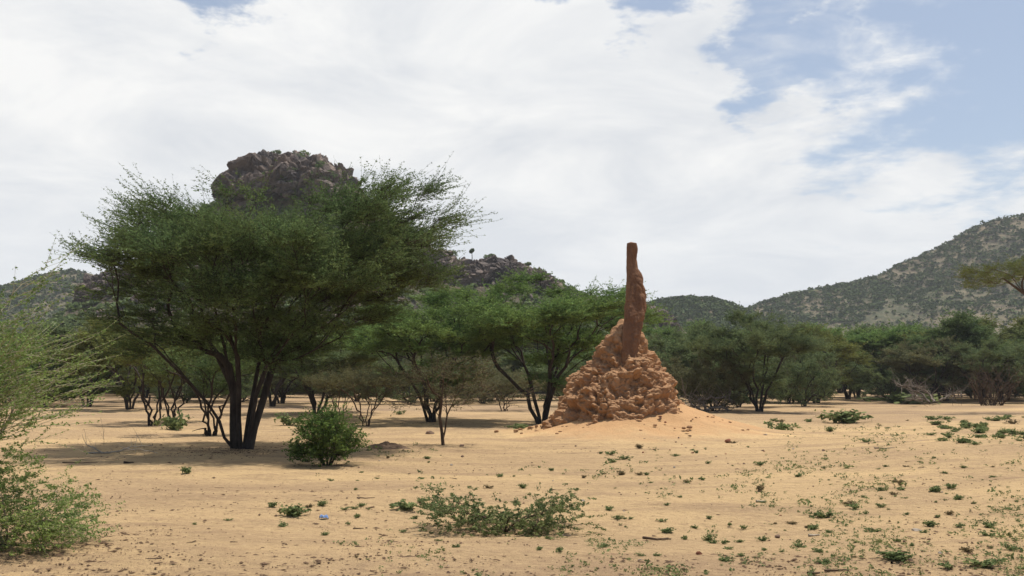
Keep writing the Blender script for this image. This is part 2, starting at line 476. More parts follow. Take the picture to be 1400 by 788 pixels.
def ride(n, x0, x1, base, depth, D, s0, s1, label, group, y1=None):
    for k in range(n):
        px = rb.uniform(x0, x1); top = ridge_px(px) - 5
        py = rb.uniform(top, y1 or base - 4)
        s = rb.uniform(s0, s1)
        put_boulder(on_crag(px, py, base, depth, D, 0.2), s * rb.uniform(1.0, 1.9), s * 1.1, s * rb.uniform(0.6, 0.95), label, group)
ride(34, 316, 482, 284, 17, KOP_D + 1, 0.8, 2.3, 'brown angular rock wedged into the summit crag', 'rocks of the summit crag', 266)
ride(18, 114, 185, 428, 9, KOP_D - 2, 0.6, 1.4, 'reddish brown rock in the outcrop low on the left hill slope', 'rocks of the left outcrop')
ride(34, 578, 750, 402, 10, KOP_D - 1, 0.6, 1.4, 'dark rock along the stony shoulder right of the biggest tree', 'rocks of the right shoulder')
for px, py, w, h, lab in [(336, 230, 9, 12, 'small knob perched on the left shoulder of the crag'), (404, 214, 15, 9, 'squarish block at the middle of the crag top'),
                          (438, 220, 17, 13, 'large dark block topping the right end of the crag'), (608, 345, 9, 10, 'lone dark knob on the skyline right of the biggest crown'),
                          (683, 355, 14, 8, 'dark block on the right skyline beside the low bush'), (457, 234, 14, 12, 'dark rounded block stepping down right of the crag top')]:
    p = at(px, py + 1.5, KOP_D - 1)
    put_boulder(p, w * px_m * 0.62, 1.5 + 0.05 * w, h * px_m * 0.66, lab, None)
for k in range(60):     # scattered on the front slope
    px = rb.uniform(90, 900); Yb = KOP_D - rb.uniform(6, 48)
    x = (px - 700) / F * Yb; z = float(kop_z(np.array(x), np.array(Yb)))
    s = rb.uniform(0.8, 2.2)
    put_boulder((x, Yb, z + 0.2 * s), s * 1.4, s, s * 0.8, 'stone lying loose on the scrubby lower slope of the rocky hill', 'rocks scattered over the lower hill slope')

# ------------------------------------------------------------------ leaf / tube batches
def unit(v): return v / np.maximum(1e-9, np.linalg.norm(v, axis=-1, keepdims=True))

def leaf_quads(C, size, r, up=0.55, wid=0.42, dirs=None):
    n = len(C)
    if dirs is None: a = unit(r.normal(size=(n, 3)) * np.array([1, 1, 0.6]))
    else: a = unit(dirs + r.normal(size=(n, 3)) * 0.55)
    nn = unit(r.normal(size=(n, 3)) + np.array([0, 0, up * 2.2]))
    b = unit(np.cross(nn, a))
    s = (size * r.uniform(0.6, 1.35, n))[:, None]
    P = np.stack([C - a * s * 0.5, C + b * s * wid * 0.5, C + a * s * 0.5, C - b * s * wid * 0.5], 1)
    return P.reshape(-1, 3), np.arange(4 * n).reshape(n, 4)

def tubes(paths, radii, sides=3):
    """paths (N,K,3), radii (N,K)"""
    N, K, _ = paths.shape
    T = unit(np.gradient(paths, axis=1))
    ref = np.where(np.abs(T[..., 2:3]) > 0.8, np.array([1.0, 0, 0]), np.array([0, 0, 1.0]))
    u = unit(np.cross(T, ref)); v = np.cross(T, u)
    an = np.arange(sides) * 2 * PI / sides
    R = paths[:, :, None, :] + radii[:, :, None, None] * (np.cos(an)[None, None, :, None] * u[:, :, None, :] + np.sin(an)[None, None, :, None] * v[:, :, None, :])
    idx = np.arange(N * K * sides).reshape(N, K, sides)
    nx = np.roll(idx, -1, axis=2)
    Fc = np.stack([idx[:, :-1], nx[:, :-1], nx[:, 1:], idx[:, 1:]], -1).reshape(-1, 4)
    return R.reshape(-1, 3), Fc

def merge(parts):
    Vs, Fs, o = [], [], 0
    for V, Fc in parts:
        Vs.append(V); Fs.append(Fc + o); o += len(V)
    return np.concatenate(Vs), np.concatenate(Fs)

# ------------------------------------------------------------------ tree skeleton: greedy attachment of pads to stems
def grow(stems, pads, r, bf=0.45, slope=0.65, up=0.9, step=0.42, wob=0.03):
    pos, par, plen, sid, tan = [], [], [], [], []
    for si, S in enumerate(stems):
        last = -1; L = 0
        for k, p in enumerate(S):
            if k: L += np.linalg.norm(p - S[k - 1])
            t = unit(S[min(k + 1, len(S) - 1)] - S[max(k - 1, 0)])
            pos.append(p); par.append(last); plen.append(L if k >= len(S) * 0.35 else L + 6 * (1 - k / (len(S) * 0.35))); sid.append(si); tan.append(t)
            last = len(pos) - 1
    pads = np.array(pads); n = len(pads)
    best = np.full(n, 1e9); bn = np.zeros(n, int); alive = np.ones(n, bool)
    tips = np.zeros(n, int)
    def upd(i0):
        N = np.array(pos[i0:]); pl = np.array(plen[i0:])
        d = pads[:, None, :] - N[None]
        dist = np.linalg.norm(d, axis=-1); dxy = np.linalg.norm(d[..., :2], axis=-1)
        c = dist + bf * pl[None] + up * np.maximum(0, slope * dxy - d[..., 2])
        j = c.argmin(1); cm = c[np.arange(n), j]
        b = cm < best
        best[b] = cm[b]; bn[b] = j[b] + i0
    upd(0)
    while alive.any():
        a = int(np.where(alive, best, 1e9).argmin()); alive[a] = False
        k = bn[a]; p0 = pos[k]; p1 = pads[a]; L = np.linalg.norm(p1 - p0)
        i0 = len(pos)
        if L < 0.05: tips[a] = k; continue
        ctrl = p0 + tan[k] * L * 0.35 + (p1 - p0) * 0.2 + np.array([0, 0, 0.06 * L])
        m = max(2, int(L / step) + 1); last = k; pl = plen[k]; prev = p0
        for q in range(1, m + 1):
            t = q / m
            p = (1 - t) ** 2 * p0 + 2 * t * (1 - t) * ctrl + t * t * p1
            if q < m: p = p + r.normal(0, wob, 3) * min(1, L)
            pl += np.linalg.norm(p - prev)
            pos.append(p); par.append(last); plen.append(pl); sid.append(sid[k]); tan.append(unit(p - prev))
            last = len(pos) - 1; prev = p
        tips[a] = last
        upd(i0)
    return np.array(pos), np.array(par), np.array(sid), np.array(tan), tips

def skeleton_mesh(pos, par, sid, base_r, tip_r, r, e=2.15, sides=6):
    n = len(pos)
    ch = [[] for _ in range(n)]
    for i, p in enumerate(par):
        if p >= 0: ch[p].append(i)
    w = np.zeros(n)
    for i in range(n - 1, -1, -1):
        if not ch[i]: w[i] = 1
        if par[i] >= 0: w[par[i]] += w[i]
    rad = tip_r * w ** (1 / e)
    out = []
    for s in range(sid.max() + 1):
        roots = [i for i in range(n) if sid[i] == s and par[i] < 0]
        parts = []
        k = base_r[s] / max(rad[roots[0]], 1e-6)
        def rr(i): # keep tips thin, make stems reach their base radius
            f = min(1, (w[i] / w[roots[0]]) ** 0.5)
            return rad[i] * (1 - f + f * k)
        stack = [(roots[0], -1)]
        while stack:
            i, pre = stack.pop()
            chain = [pre, i] if pre >= 0 else [i]
            while ch[chain[-1]]:
                c = sorted(ch[chain[-1]], key=lambda q: -w[q])
                for q in c[1:]: stack.append((q, chain[-1]))
                chain.append(c[0])
            if len(chain) < 2: continue
            P = pos[chain]; R = np.array([rr(q) for q in chain])
            if pre >= 0: R[0] = min(R[0], R[1] * 1.25)
            R[-1] *= 0.5
            if pre < 0: R[0] *= 1.2
            sd = sides if R.max() > 0.03 else 4
            parts.append(tubes(P[None], R[None], sd))
        out.append(merge(parts))
    return out

def make_tree(name, seed, pads, stems, base_r, leaf, bark, twigs=12, leaves=30, lsize=0.07, twl=(0.5, 1.1), tip_r=0.010, upw=0.35, sprayr=0.10,
              outw=0.9, twig_mat=None, centre=None, slope=0.65, wob=0.025, sides=6, zjit=0.28, lwid=0.42, droop=0.0, twr=0.007, bias=(0, 0, 0), rnd=0.6):
    r = np.random.default_rng(seed)
    stems = [np.array(s, float) for s in stems]
    pos, par, sid, tan, tips = grow(stems, pads, r, slope=slope, wob=wob)
    root = empty(name, (0, 0, 0))
    for V, Fc in skeleton_mesh(pos, par, sid, base_r, tip_r, r, sides=sides):
        mesh_np('trunk', V, Fc, bark, root, smooth=True)
    pads = np.array(pads); n = len(pads)
    c0 = pads.mean(0) if centre is None else np.array(centre)
    # twigs radiate from pads
    P0 = np.repeat(pads, twigs, 0)
    out = P0 - c0; out[:, 2] *= 0.25
    edge = np.linalg.norm(out, axis=1); edge = np.clip(edge / np.percentile(edge, 95), 0, 1.2)
    d = unit(out) * (outw * edge)[:, None] + r.normal(size=P0.shape) * np.array([rnd, rnd, zjit]) + np.array(bias)
    d[:, 2] += upw * r.uniform(0.2, 1.3, len(d))
    d = unit(d)
    L = r.uniform(twl[0], twl[1], len(d)) * (0.75 + 0.45 * edge)
    K = 5; t = np.linspace(0, 1, K)
    bend = r.normal(size=d.shape) * 0.16; bend[:, 2] += 0.08 - droop
    start = P0 + r.normal(size=P0.shape) * 0.10
    paths = start[:, None] + d[:, None] * (L[:, None] * t)[..., None] + bend[:, None] * (L[:, None] * t ** 2)[..., None]
    rad = twr * (1 - 0.7 * t)[None] * np.ones((len(d), 1))
    V, Fc = tubes(paths, rad, 3)
    # leaf sprays along twigs
    tt = r.uniform(0.12, 1.0, (len(d), leaves)); Lr = L[:, None]
    C = start[:, None] + d[:, None] * (Lr * tt)[..., None] + bend[:, None] * (Lr * tt ** 2)[..., None]
    side = unit(np.cross(d, np.array([0, 0, 1.0])))
    w = sprayr * np.sin(np.clip(tt, 0, 1) * PI * 0.85 + 0.2) * (0.6 + 0.8 * L[:, None])
    C = C + side[:, None] * (w * r.normal(size=tt.shape))[..., None] + r.normal(size=C.shape) * np.array([0.3, 0.3, 0.35]) * sprayr
    tw_t = np.repeat(np.clip(r.normal(0.45, 0.25, len(d)), 0, 1), leaves)
    C = C.reshape(-1, 3)
    LV, LF = leaf_quads(C, lsize, r, wid=lwid)
    crown = mesh_np('crown', LV, LF, leaf, root, tint=np.clip(tw_t + r.normal(0, 0.18, len(C)), 0, 1))
    mesh_np('twigs', V, Fc, twig_mat or bark, crown)
    return root

def umbrella_pads(r, n, R, zt, ze, zb, ecc=1.0, asym=0.15, shell=0.6, bp=1.15):
    ph = r.uniform(0, 6.28, 4); pads = []
    while len(pads) < n:
        th = r.uniform(0, 2 * PI); q = r.uniform(0, 1) ** 0.5
        Rt = R * (1 + asym * math.sin(th * 2 + ph[0]) + asym * 0.8 * math.sin(th * 3 + ph[1]) + asym * 0.6 * math.sin(th * 5 + ph[2]))
        top = zt - (zt - ze) * q ** 2.4 + 0.12 * (zt - zb) * math.sin(th * 3 + 5 * q + ph[3])
        bot = zb + (ze - zb) * q ** bp
        u = r.uniform(0, 1)
        u = 1 - u * u if r.uniform() < shell else u
        pads.append((Rt * q * math.cos(th), Rt * q * math.sin(th) * ecc, bot + (top - bot) * u))
    return np.array(pads)

def fan_stems(r, n, h, spread, jit=0.12, k=7, th0=None):
    S = []; a0 = r.uniform(0, 6.28) if th0 is None else th0
    for i in range(n):
        th = a0 + i * 2 * PI / n + r.normal(0, 0.3)
        sp = spread * r.uniform(0.55, 1.2); hh = h * r.uniform(0.85, 1.15)
        b = np.array([math.cos(th), math.sin(th), 0]) * r.uniform(0.06, 0.22)
        pts = []
        for q in range(k):
            t = q / (k - 1)
            p = b + np.array([math.cos(th), math.sin(th), 0]) * sp * t ** 1.5 + np.array([0, 0, hh * t - 0.15])
            if 0 < q: p = p + r.normal(0, jit * 0.5, 3)
            pts.append(p)
        S.append(pts)
    return S

# ------------------------------------------------------------------ the biggest acacia
def plates(r, centres, per, spread):
    """foliage pads gathered into flat plates round the given centres"""
    out = []
    for c in centres:
        f = r.uniform(0.6, 1.2)
        for _ in range(max(2, int(r.poisson(per * f)))):
            out.append(np.array(c) + np.clip(r.normal(size=3), -1.4, 1.4) * np.array(spread) * f)
    return np.array(out)
HB = gpoint(332, 614)
HD = HB[1]
TOP = [(100, 306), (150, 288), (180, 276), (215, 274), (260, 282), (300, 296), (340, 306), (400, 308), (440, 292), (480, 268), (520, 256), (560, 270), (600, 296), (640, 328)]
BOT = [(100, 318), (150, 330), (180, 372), (215, 450), (250, 502), (290, 522), (330, 520), (380, 510), (430, 478), (480, 448), (530, 406), (590, 350), (640, 330)]
def loc(px, py): p = at(px, py, HD) - HB; return p[0], p[2]
tp = np.array([loc(*q) for q in TOP]); bt = np.array([loc(*q) for q in BOT])
r = np.random.default_rng(5)
pads = []
xc = 0.5 * (tp[0, 0] + tp[-1, 0]); Rx = 0.5 * (tp[-1, 0] - tp[0, 0]) * 0.77; Ry = 4.4; xc -= 0.15
while len(pads) < 126:
    q = r.uniform() ** 0.5; th = r.uniform(0, 2 * PI)
    x, y = xc + Rx * q * math.cos(th), Ry * q * math.sin(th)
    # silhouette profile of the section: blend of both sides at this radius
    c = math.cos(th); wv = 0.5 + 0.5 * c
    tr, tl = np.interp(xc + Rx * q, tp[:, 0], tp[:, 1]), np.interp(xc - Rx * q, tp[:, 0], tp[:, 1])
    br, bl = np.interp(xc + Rx * q, bt[:, 0], bt[:, 1]), np.interp(xc - Rx * q, bt[:, 0], bt[:, 1])
    sn = abs(math.sin(th))
    top = (1 - sn) * np.interp(x, tp[:, 0], tp[:, 1]) + sn * (wv * tr + (1 - wv) * tl)
    bot = (1 - sn) * np.interp(x, bt[:, 0], bt[:, 1]) + sn * (wv * br + (1 - wv) * bl)
    u = r.uniform()
    z = bot + (top - bot) * u
    Yw = HD + y
    z = CAM_Z - HB[2] + (z - CAM_Z + HB[2]) * min(1.0, (Yw / HD) ** 1.0) if z > 2.5 else z
    if y < 0: x *= Yw / HD
    pads.append((x, y, z))
pads = plates(r, pads, 9.0, (0.66, 0.66, 0.13))
stems = []
for pts, yo in [([(321, 616), (320, 580), (322, 540), (315, 500), (308, 460), (300, 420)], -0.5),
                ([(341, 614), (347, 585), (358, 545), (366, 510), (388, 470), (430, 425)], 0.7),
                ([(334, 614), (338, 570), (343, 530), (347, 490), (352, 450), (358, 400)], 1.4),
                ([(328, 615), (328, 570), (332, 530), (334, 490), (326, 450), (330, 410)], -1.5),
                ([(338, 614), (345, 580), (354, 540), (372, 500), (400, 455), (455, 390)], -1.2),
                ([(324, 616), (322, 570), (312, 530), (290, 490), (258, 440), (215, 380)], 1.2),
                ([(322, 617), (309, 598), (306, 575), (296, 552), (274, 520), (240, 480)], -1.6)]:
    S = []
    for k, (px, py) in enumerate(pts):
        x, z = loc(px, py); t = k / 5
        S.append((x, yo * t ** 1.4, max(z, -0.15)))
    stems.append(S)
hero = make_tree('acacia_tree', 5, pads, stems, [0.12, 0.105, 0.06, 0.075, 0.065, 0.06, 0.045], M['leaf_dark'], M['bark'], twigs=13, leaves=38, lsize=0.066, twl=(0.45, 1.15),
                 tip_r=0.0080, upw=0.30, sprayr=0.05, outw=1.1, sides=9, wob=0.03, zjit=0.15, rnd=0.55, twr=0.006)
hero.location = HB
tag(hero, 'biggest acacia, dark multi stemmed tree with wide spreading crown in front of the rocky hill', 'tree')

# ------------------------------------------------------------------ tree kinds that are copied
def proto(name, seed, n, R, zt, ze, zb, nst, hst, spread, br, leaf, bark, **kw):
    r = np.random.default_rng(seed)
    shell = kw.pop('shell', 0.6); asym = kw.pop('asym', 0.15)
    pl = kw.pop('plate', None); bp = kw.pop('bp', 1.15)
    pads = umbrella_pads(r, n, R, zt, ze, zb, asym=asym, shell=shell, bp=bp)
    if pl: pads = plates(r, pads, pl[0], pl[1])
    stems = fan_stems(r, nst, hst, spread)
    return make_tree(name, seed, pads, stems, [br * r.uniform(0.75, 1.1) for _ in range(nst)], leaf, bark, **kw), R, zt

PR = {}
PR['wide'] = proto('acacia_tree', 21, 92, 4.3, 7.0, 5.5, 1.9, 6, 3.6, 1.6, 0.085, M['leaf_green'], M['bark'], twigs=13, leaves=34, lsize=0.092, sprayr=0.06, twl=(0.4, 1.0), shell=0.72, zjit=0.14, upw=0.28, plate=(5.0, (0.55, 0.55, 0.12)), asym=0.07, bp=1.5)
PR['wide2'] = proto('acacia_tree', 22, 92, 4.3, 7.0, 5.2, 1.8, 5, 3.2, 1.4, 0.095, M['leaf_green'], M['bark'], twigs=13, leaves=34, lsize=0.092, sprayr=0.06, twl=(0.4, 1.0), shell=0.72, zjit=0.14, upw=0.28, plate=(5.0, (0.55, 0.55, 0.12)), asym=0.07, bp=1.5)
PR['umbrella'] = proto('acacia_tree', 23, 34, 4.2, 6.0, 4.9, 2.4, 4, 2.9, 1.2, 0.10, M['leaf_mid'], M['bark'], twigs=17, leaves=30, lsize=0.15, sprayr=0.11, twl=(0.5, 1.2), twr=0.009, tip_r=0.014, zjit=0.12, upw=0.2, plate=(3.4, (0.5, 0.5, 0.10)))
PR['domed'] = proto('acacia_tree', 24, 36, 3.7, 6.0, 3.9, 0.9, 5, 2.4, 1.1, 0.085, M['leaf_mid'], M['bark'], twigs=17, leaves=30, lsize=0.15, sprayr=0.11, twl=(0.5, 1.15), twr=0.009, tip_r=0.013, shell=0.4, bp=3, zjit=0.12, upw=0.2, plate=(3.4, (0.5, 0.5, 0.10)))
PR['bushy'] = proto('acacia_tree', 25, 84, 3.9, 4.2, 2.5, 0.3, 7, 1.6, 1.3, 0.06, M['leaf_mid'], M['bark'], twigs=16, leaves=28, lsize=0.14, sprayr=0.11, twl=(0.45, 1.1), twr=0.009, tip_r=0.012, shell=0.25, zjit=0.16, upw=0.25, bp=6)
PR['flat'] = proto('acacia_tree', 26, 90, 2.6, 2.7, 2.2, 1.25, 5, 1.3, 0.7, 0.045, M['leaf_grey'], M['bark_brown'], twigs=12, leaves=22, lsize=0.075, sprayr=0.06, twl=(0.3, 0.8), twr=0.005, zjit=0.18)
PR['leggy'] = proto('acacia_tree', 27, 80, 2.0, 4.0, 3.0, 1.2, 6, 1.7, 0.55, 0.05, M['leaf_olive'], M['bark'], twigs=12, leaves=26, lsize=0.09, sprayr=0.07, twl=(0.35, 0.85), zjit=0.2)
used = set()
def place(kind, px, py, wpx, ytop, label, leaf=None, bark=None, group=None, rot=None, lean=0.0, d=None):
    src, R, H = PR[kind]
    if d is None: b = gpoint(px, py)
    else:
        x = (px - 700) / F * d; b = np.array([x, d, float(gz(x, d))])
    mats = {}
    if leaf: mats['crown'] = M[leaf]
    if bark: mats['trunk'] = M[bark]
    if kind in used: o = dup(src, mats)
    else:
        used.add(kind); o = src
        for c in kids(src): setmat(c, mats)
    s = wpx / F * b[1] / (2 * R); h = (at(px, ytop, b[1])[2] - b[2]) / (H + (0.95 if kind.startswith('wide') else 0.3))
    o.location = b; o.scale = (s, s, h)
    o.rotation_euler = (lean, 0, rng.uniform(0, 6.28) if rot is None else rot)
    tag(o, label, 'tree', group)
    return o
rng = random.Random(9)

# middle distance, one by one
place('wide', 742, 580, 262, 373, 'broad bright green acacia standing just left of the termite mound', rot=0.4)
place('wide2', 590, 577, 250, 398, 'bright green acacia with black forked trunk behind the thin brown sapling', rot=2.2)
place('wide2', 1038, 563, 152, 424, 'dark flat topped acacia with tall black stems right of the mound', 'leaf_mid', rot=1.0)
place('wide', 432, 566, 190, 452, 'acacia with a single thick black trunk behind the rounded green bush', 'leaf_mid', rot=3.6)
place('flat', 500, 583, 120, 503, 'low grey green flat acacia on crooked dark stems', rot=0.3)
place('flat', 465, 576, 84, 508, 'small grey acacia partly hidden behind the rounded green bush', rot=2.0)
place('flat', 690, 562, 92, 512, 'small grey acacia in the gap between the two bright green trees', rot=4.0)
place('flat', 782, 574, 80, 515, 'small grey tree half hidden behind the left foot of the mound', rot=5.1)
place('leggy', 207, 582, 110, 452, 'olive acacia on a bundle of thin leaning stems', rot=0.8)
place('leggy', 236, 578, 100, 458, 'dark acacia beside the bundle of thin stems, left of the big trunk', 'leaf_mid', rot=2.9)
place('leggy', 288, 596, 120, 462, 'small single acacia in the shade under the biggest crown', 'leaf_dark', rot=1.9)
place('domed', 176, 560, 150, 440, 'pale olive domed tree below the rocky outcrop', 'leaf_olive', rot=0.2)
place('domed', 120, 556, 140, 452, 'rounded green tree behind the thorny bush', 'leaf_mid', rot=1.4)
place('umbrella', 372, 556, 170, 446, 'tree showing between the stems of the biggest acacia', 'leaf_mid', rot=2.5)
place('domed', 920, 556, 130, 448, 'low domed tree touching the right edge of the mound', 'leaf_mid', rot=3.0)
place('bushy', 975, 562, 110, 478, 'tangled bushy acacia above the fallen bleached trunk', 'leaf_grey', rot=0.7)
place('bushy', 1100, 556, 100, 470, 'bushy acacia just right of the tall black stems', 'leaf_mid', rot=4.4)
place('umbrella', 1160, 546, 150, 446, 'acacia on one short leaning trunk at the edge of the sandy gap', 'leaf_green', rot=5.0)
place('domed', 1228, 545, 140, 452, 'dull green acacia on the right side of the sandy gap', 'leaf_mid', rot=0.9)
place('domed', 1292, 548, 150, 436, 'dark dense acacia behind the dead wood pile', 'leaf_dark', rot=2.1)
place('domed', 1372, 548, 170, 430, 'light green domed acacia behind the dry grey shrub', 'leaf_olive', rot=3.3)
place('bushy', 1465, 552, 160, 452, 'bushy tree at the right end of the belt', 'leaf_mid', rot=1.1)
place('bushy', 1330, 545, 130, 468, 'low grey green bush tree beside the dry grey shrub', 'leaf_grey', rot=1.8)
place('bushy', 60, 556, 150, 462, 'bushy green tree seen through the thorny twigs', 'leaf_green', rot=4.1)

# low undergrowth trees in front of the belt on the right
for px, py, w, yt, leaf, lab in [(905, 560, 120, 492, 'leaf_grey', 'grey green low acacia directly beside the right flank of the mound'), (1010, 557, 110, 486, 'leaf_mid', 'low dark acacia behind the tall black stems'),
                           (1080, 552, 120, 482, 'leaf_grey', 'greyish low acacia between the tall black stems and the sandy gap'), (1215, 548, 110, 484, 'leaf_mid', 'low dark acacia at the right border of the sandy gap'),
                           (1265, 546, 130, 478, 'leaf_mid', 'low acacia directly behind the pale arching dead trunk'), (1405, 546, 150, 476, 'leaf_grey', 'grey green low acacia cut by the right edge of the photo'),
                           (560, 553, 120, 490, 'leaf_mid', 'low dark acacia left of the black forked trunk'), (660, 552, 120, 492, 'leaf_grey', 'grey low acacia far behind the sapling'),
                           (800, 556, 130, 482, 'leaf_mid', 'low acacia behind the left flank of the mound'), (330, 550, 140, 488, 'leaf_mid', 'low acacia far behind the biggest trunk'),
                           (20, 552, 150, 480, 'leaf_mid', 'low acacia behind the tall thorny bush')]:
    place('bushy', px, py, w, yt, lab, leaf)

# belt of trees behind
k = 0
for d, x0, x1, step, yt in [(98, -60, 1500, 84, 460), (130, -120, 1520, 62, 456), (172, -140, 1540, 46, 462)]:
    px = x0
    while px < x1:
        yt2 = yt + rng.uniform(-12, 12)
        if px < 870 and d < 100: yt2 += 22
        kd = rng.choice(['domed', 'bushy', 'umbrella', 'bushy', 'domed'] if d < 160 else ['bushy', 'domed'])
        if not (d < 100 and 1130 < px < 1250):
            place(kd, px, 0, rng.uniform(95, 135) * (1.1 if d > 150 else 1.0), yt2, 'dull green acacia in the dense belt of trees along the far side of the clearing',
                  rng.choice(['leaf_mid', 'leaf_mid', 'leaf_green', 'leaf_olive', 'leaf_grey', 'leaf_dark']), None, 'acacias of the far tree belt', d=d + rng.uniform(-9, 9))
        px += step * rng.uniform(0.75, 1.25)

for d, step, yt in [(150, 54, 503), (192, 36, 499)]:
    px = -130
    while px < 1540:
        if not (d < 160 and 1120 < px < 1250):
            place('bushy', px, 0, rng.uniform(85, 125), yt + rng.uniform(-9, 6), 'low dark thicket tree at the foot of the far tree belt', rng.choice(['leaf_mid', 'leaf_grey', 'leaf_dark', 'leaf_mid']), None,
                  'low thicket trees under the far belt', d=d + rng.uniform(-8, 8))
        px += step * rng.uniform(0.75, 1.25)

# ------------------------------------------------------------------ tree reaching in from the right edge
d = 62.0; x = (1490 - 700) / F * d; b = np.array([x, d, float(gz(x, d))])
def L3(px, py, D, dy=0.0): p = at(px, py, D) - b; return (p[0], dy, p[2])
r = np.random.default_rng(55); pads = []
while len(pads) < 120:
    q = r.uniform(-1, 1); w = r.normal(0, 1.6)
    px = 1468 + 148 * q; top = 356 + 16 * q * q
    pads.append(L3(px, top + 22 * r.uniform() ** 1.5 + 2 * abs(w), d, w * math.sqrt(max(0.05, 1 - q * q))))
st = [[L3(*q, d, dy * k / 4) for k, q in enumerate([(1490, 562), (1470, 510), (1440, 450), (1405, 402), (1376, 380)])] for dy in (0.4,)] + \
     [[L3(*q, d, dy * k / 4) for k, q in enumerate([(1492, 562), (1496, 500), (1505, 450), (1525, 410), (1545, 385)])] for dy in (-0.6,)] + \
     [[L3(*q, d, dy * k / 4) for k, q in enumerate([(1491, 562), (1484, 500), (1470, 450), (1456, 410), (1448, 385)])] for dy in (1.0,)]
edge_tree = make_tree('acacia_tree', 55, pads, st, [0.11, 0.12, 0.09], M['leaf_olive'], M['bark_brown'], twigs=12, leaves=26, lsize=0.085, twl=(0.4, 0.95), sprayr=0.07, zjit=0.14, upw=0.2, tip_r=0.010)
edge_tree.location = b
tag(edge_tree, 'tall flat acacia whose thin branch reaches in high at the right edge before the hill', 'tree')

# ------------------------------------------------------------------ thin brown sapling
b = gpoint(605, 609)
def L3(px, py, D, dy=0.0): p = at(px, py, D) - b; return (p[0], dy, p[2])
r = np.random.default_rng(61)
pads = []
for k in range(62):
    px = r.normal(618, 36); py = r.uniform(492, 550) + abs(px - 610) * 0.14
    pads.append(L3(px, py, b[1], r.normal(0, 0.75)))
st = [[L3(x, y, b[1]) for x, y in [(606, 611), (604, 590), (601, 570), (604, 548), (606, 525), (608, 505)]], [L3(x, y, b[1], 0.1) for x, y in [(605, 602), (608, 590), (611, 568), (622, 545), (632, 530)]]]
sap = make_tree('sapling', 61, pads, st, [0.055, 0.03], M['leaf_grey'], M['bark_brown'], twigs=10, leaves=12, lsize=0.05, twl=(0.25, 0.6), sprayr=0.06, tip_r=0.006, slope=0.2)
sap.location = b
tag(sap, 'thin crooked brown sapling with sparse grey crown in front of the bright green acacia', 'tree')

# ------------------------------------------------------------------ rounded bush
b = gpoint(447, 637)
r = np.random.default_rng(71)
pads = []
for k in range(96):
    px = r.normal(447, 28); px = min(max(px, 402), 494)
    u = abs(px - 450) / 48
    top = 560 + 44 * u ** 2.0 + (12 if px < 432 else 0) + 7 * math.sin(px * 0.22); bot = 626 - 4 * u
    py = r.uniform(top, bot)
    px = 447 + (px - 447) * 0.80
    pads.append(L3(px, py, b[1], r.normal(0, 0.38) * math.sqrt(max(0.05, 1 - u * u))))
st = [[L3(447 + s * 4, 638, b[1]), L3(447 + s * 12, 622, b[1], q * 0.1), L3(447 + s * 22, 600, b[1], q * 0.25)] for s, q in ((-1, 1), (0.1, -1), (1, 1), (-0.6, -1.2), (0.7, -1))]
bush = make_tree('green_bush', 71, pads, st, [0.022] * 5, M['leaf_bush'], M['bark'], twigs=10, leaves=16, lsize=0.062, twl=(0.14, 0.36), sprayr=0.05, tip_r=0.004, upw=0.6, lwid=0.5, twr=0.003)
bush.location = b
tag(bush, 'rounded bright green leafy bush on the sand by the big tree shadow', 'bush')

# ------------------------------------------------------------------ low spreading shrub in the foreground
b = gpoint(690, 728)
r = np.random.default_rng(81)
pads = []
for k in range(125):
    q = r.uniform()
    if q < 0.66: px = r.normal(690, 40); py = r.uniform(701 + abs(px - 690) * 0.12, 727)
    elif q < 0.85: px, py = r.uniform(735, 800), 0; py = 704 - (px - 735) * 0.32 + r.normal(0, 6)
    else: px, py = r.uniform(585, 650), 0; py = 692 + r.normal(0, 5)
    pads.append(L3(px, py, b[1], r.normal(0, 0.34)))
pads = [p for p in pads if p[2] > 0.05]
st = [[L3(690, 730, b[1]), L3(690 + s * 12, 716, b[1], q * 0.1), L3(690 + s * 40, 702, b[1], q * 0.3)] for s, q in ((-1, 1), (0.2, -1), (1, 0.5), (1, -0.6), (-0.8, -0.8))]
low = make_tree('low_shrub', 81, pads, st, [0.014] * 5, M['leaf_weed'], M['bark_brown'], twigs=7, leaves=26, lsize=0.034, twl=(0.07, 0.17), sprayr=0.026, tip_r=0.0028, upw=0.06, slope=0.05, twr=0.002, lwid=0.55, zjit=0.16)
low.location = b
tag(low, 'low spreading green thorn shrub sprawled over the sand in the foreground', 'shrub')

# ------------------------------------------------------------------ thorny bush at the left edge
b = gpoint(-30, 752)
D0 = b[1]
r = np.random.default_rng(91)
pads = []
while len(pads) < 150:
    px = r.uniform(-170, 62); t = max(0, px) / 62
    py = r.uniform(468 + 40 * t, 606 - 16 * t)
    pads.append(L3(px, py, D0, r.normal(0, 0.6)))
for q in [(-10, 470), (5, 440), (14, 415), (24, 392), (34, 380), (20, 450), (-20, 430)]: pads.append(L3(*q, D0, r.normal(0, 0.15)))
st = [[L3(-64 + s * 3, 756, D0), L3(-74 + s * 12, 700, D0, q * 0.1), L3(-70 + s * 26, 640, D0, q * 0.3), L3(-56 + s * 40, 575, D0, q * 0.5)] for s, q in ((-1, 1), (0.2, -1), (1, 1), (0.8, -0.7), (-0.7, -1))]
thorn = make_tree('thorn_bush', 91, pads, st, [0.026] * 5, M['leaf_pale'], M['bark_pale'], twigs=5, leaves=30, lsize=0.038, twl=(0.3, 0.8), sprayr=0.026, tip_r=0.0042, upw=0.22, outw=0.7, slope=0.12,
                  twr=0.0042, lwid=0.5, zjit=0.16, rnd=0.45, bias=(0.55, 0, 0.10), centre=L3(-60, 580, D0))
thorn.location = b
tag(thorn, 'tall thorny bush with pale bare twigs reaching in from the left edge', 'bush')

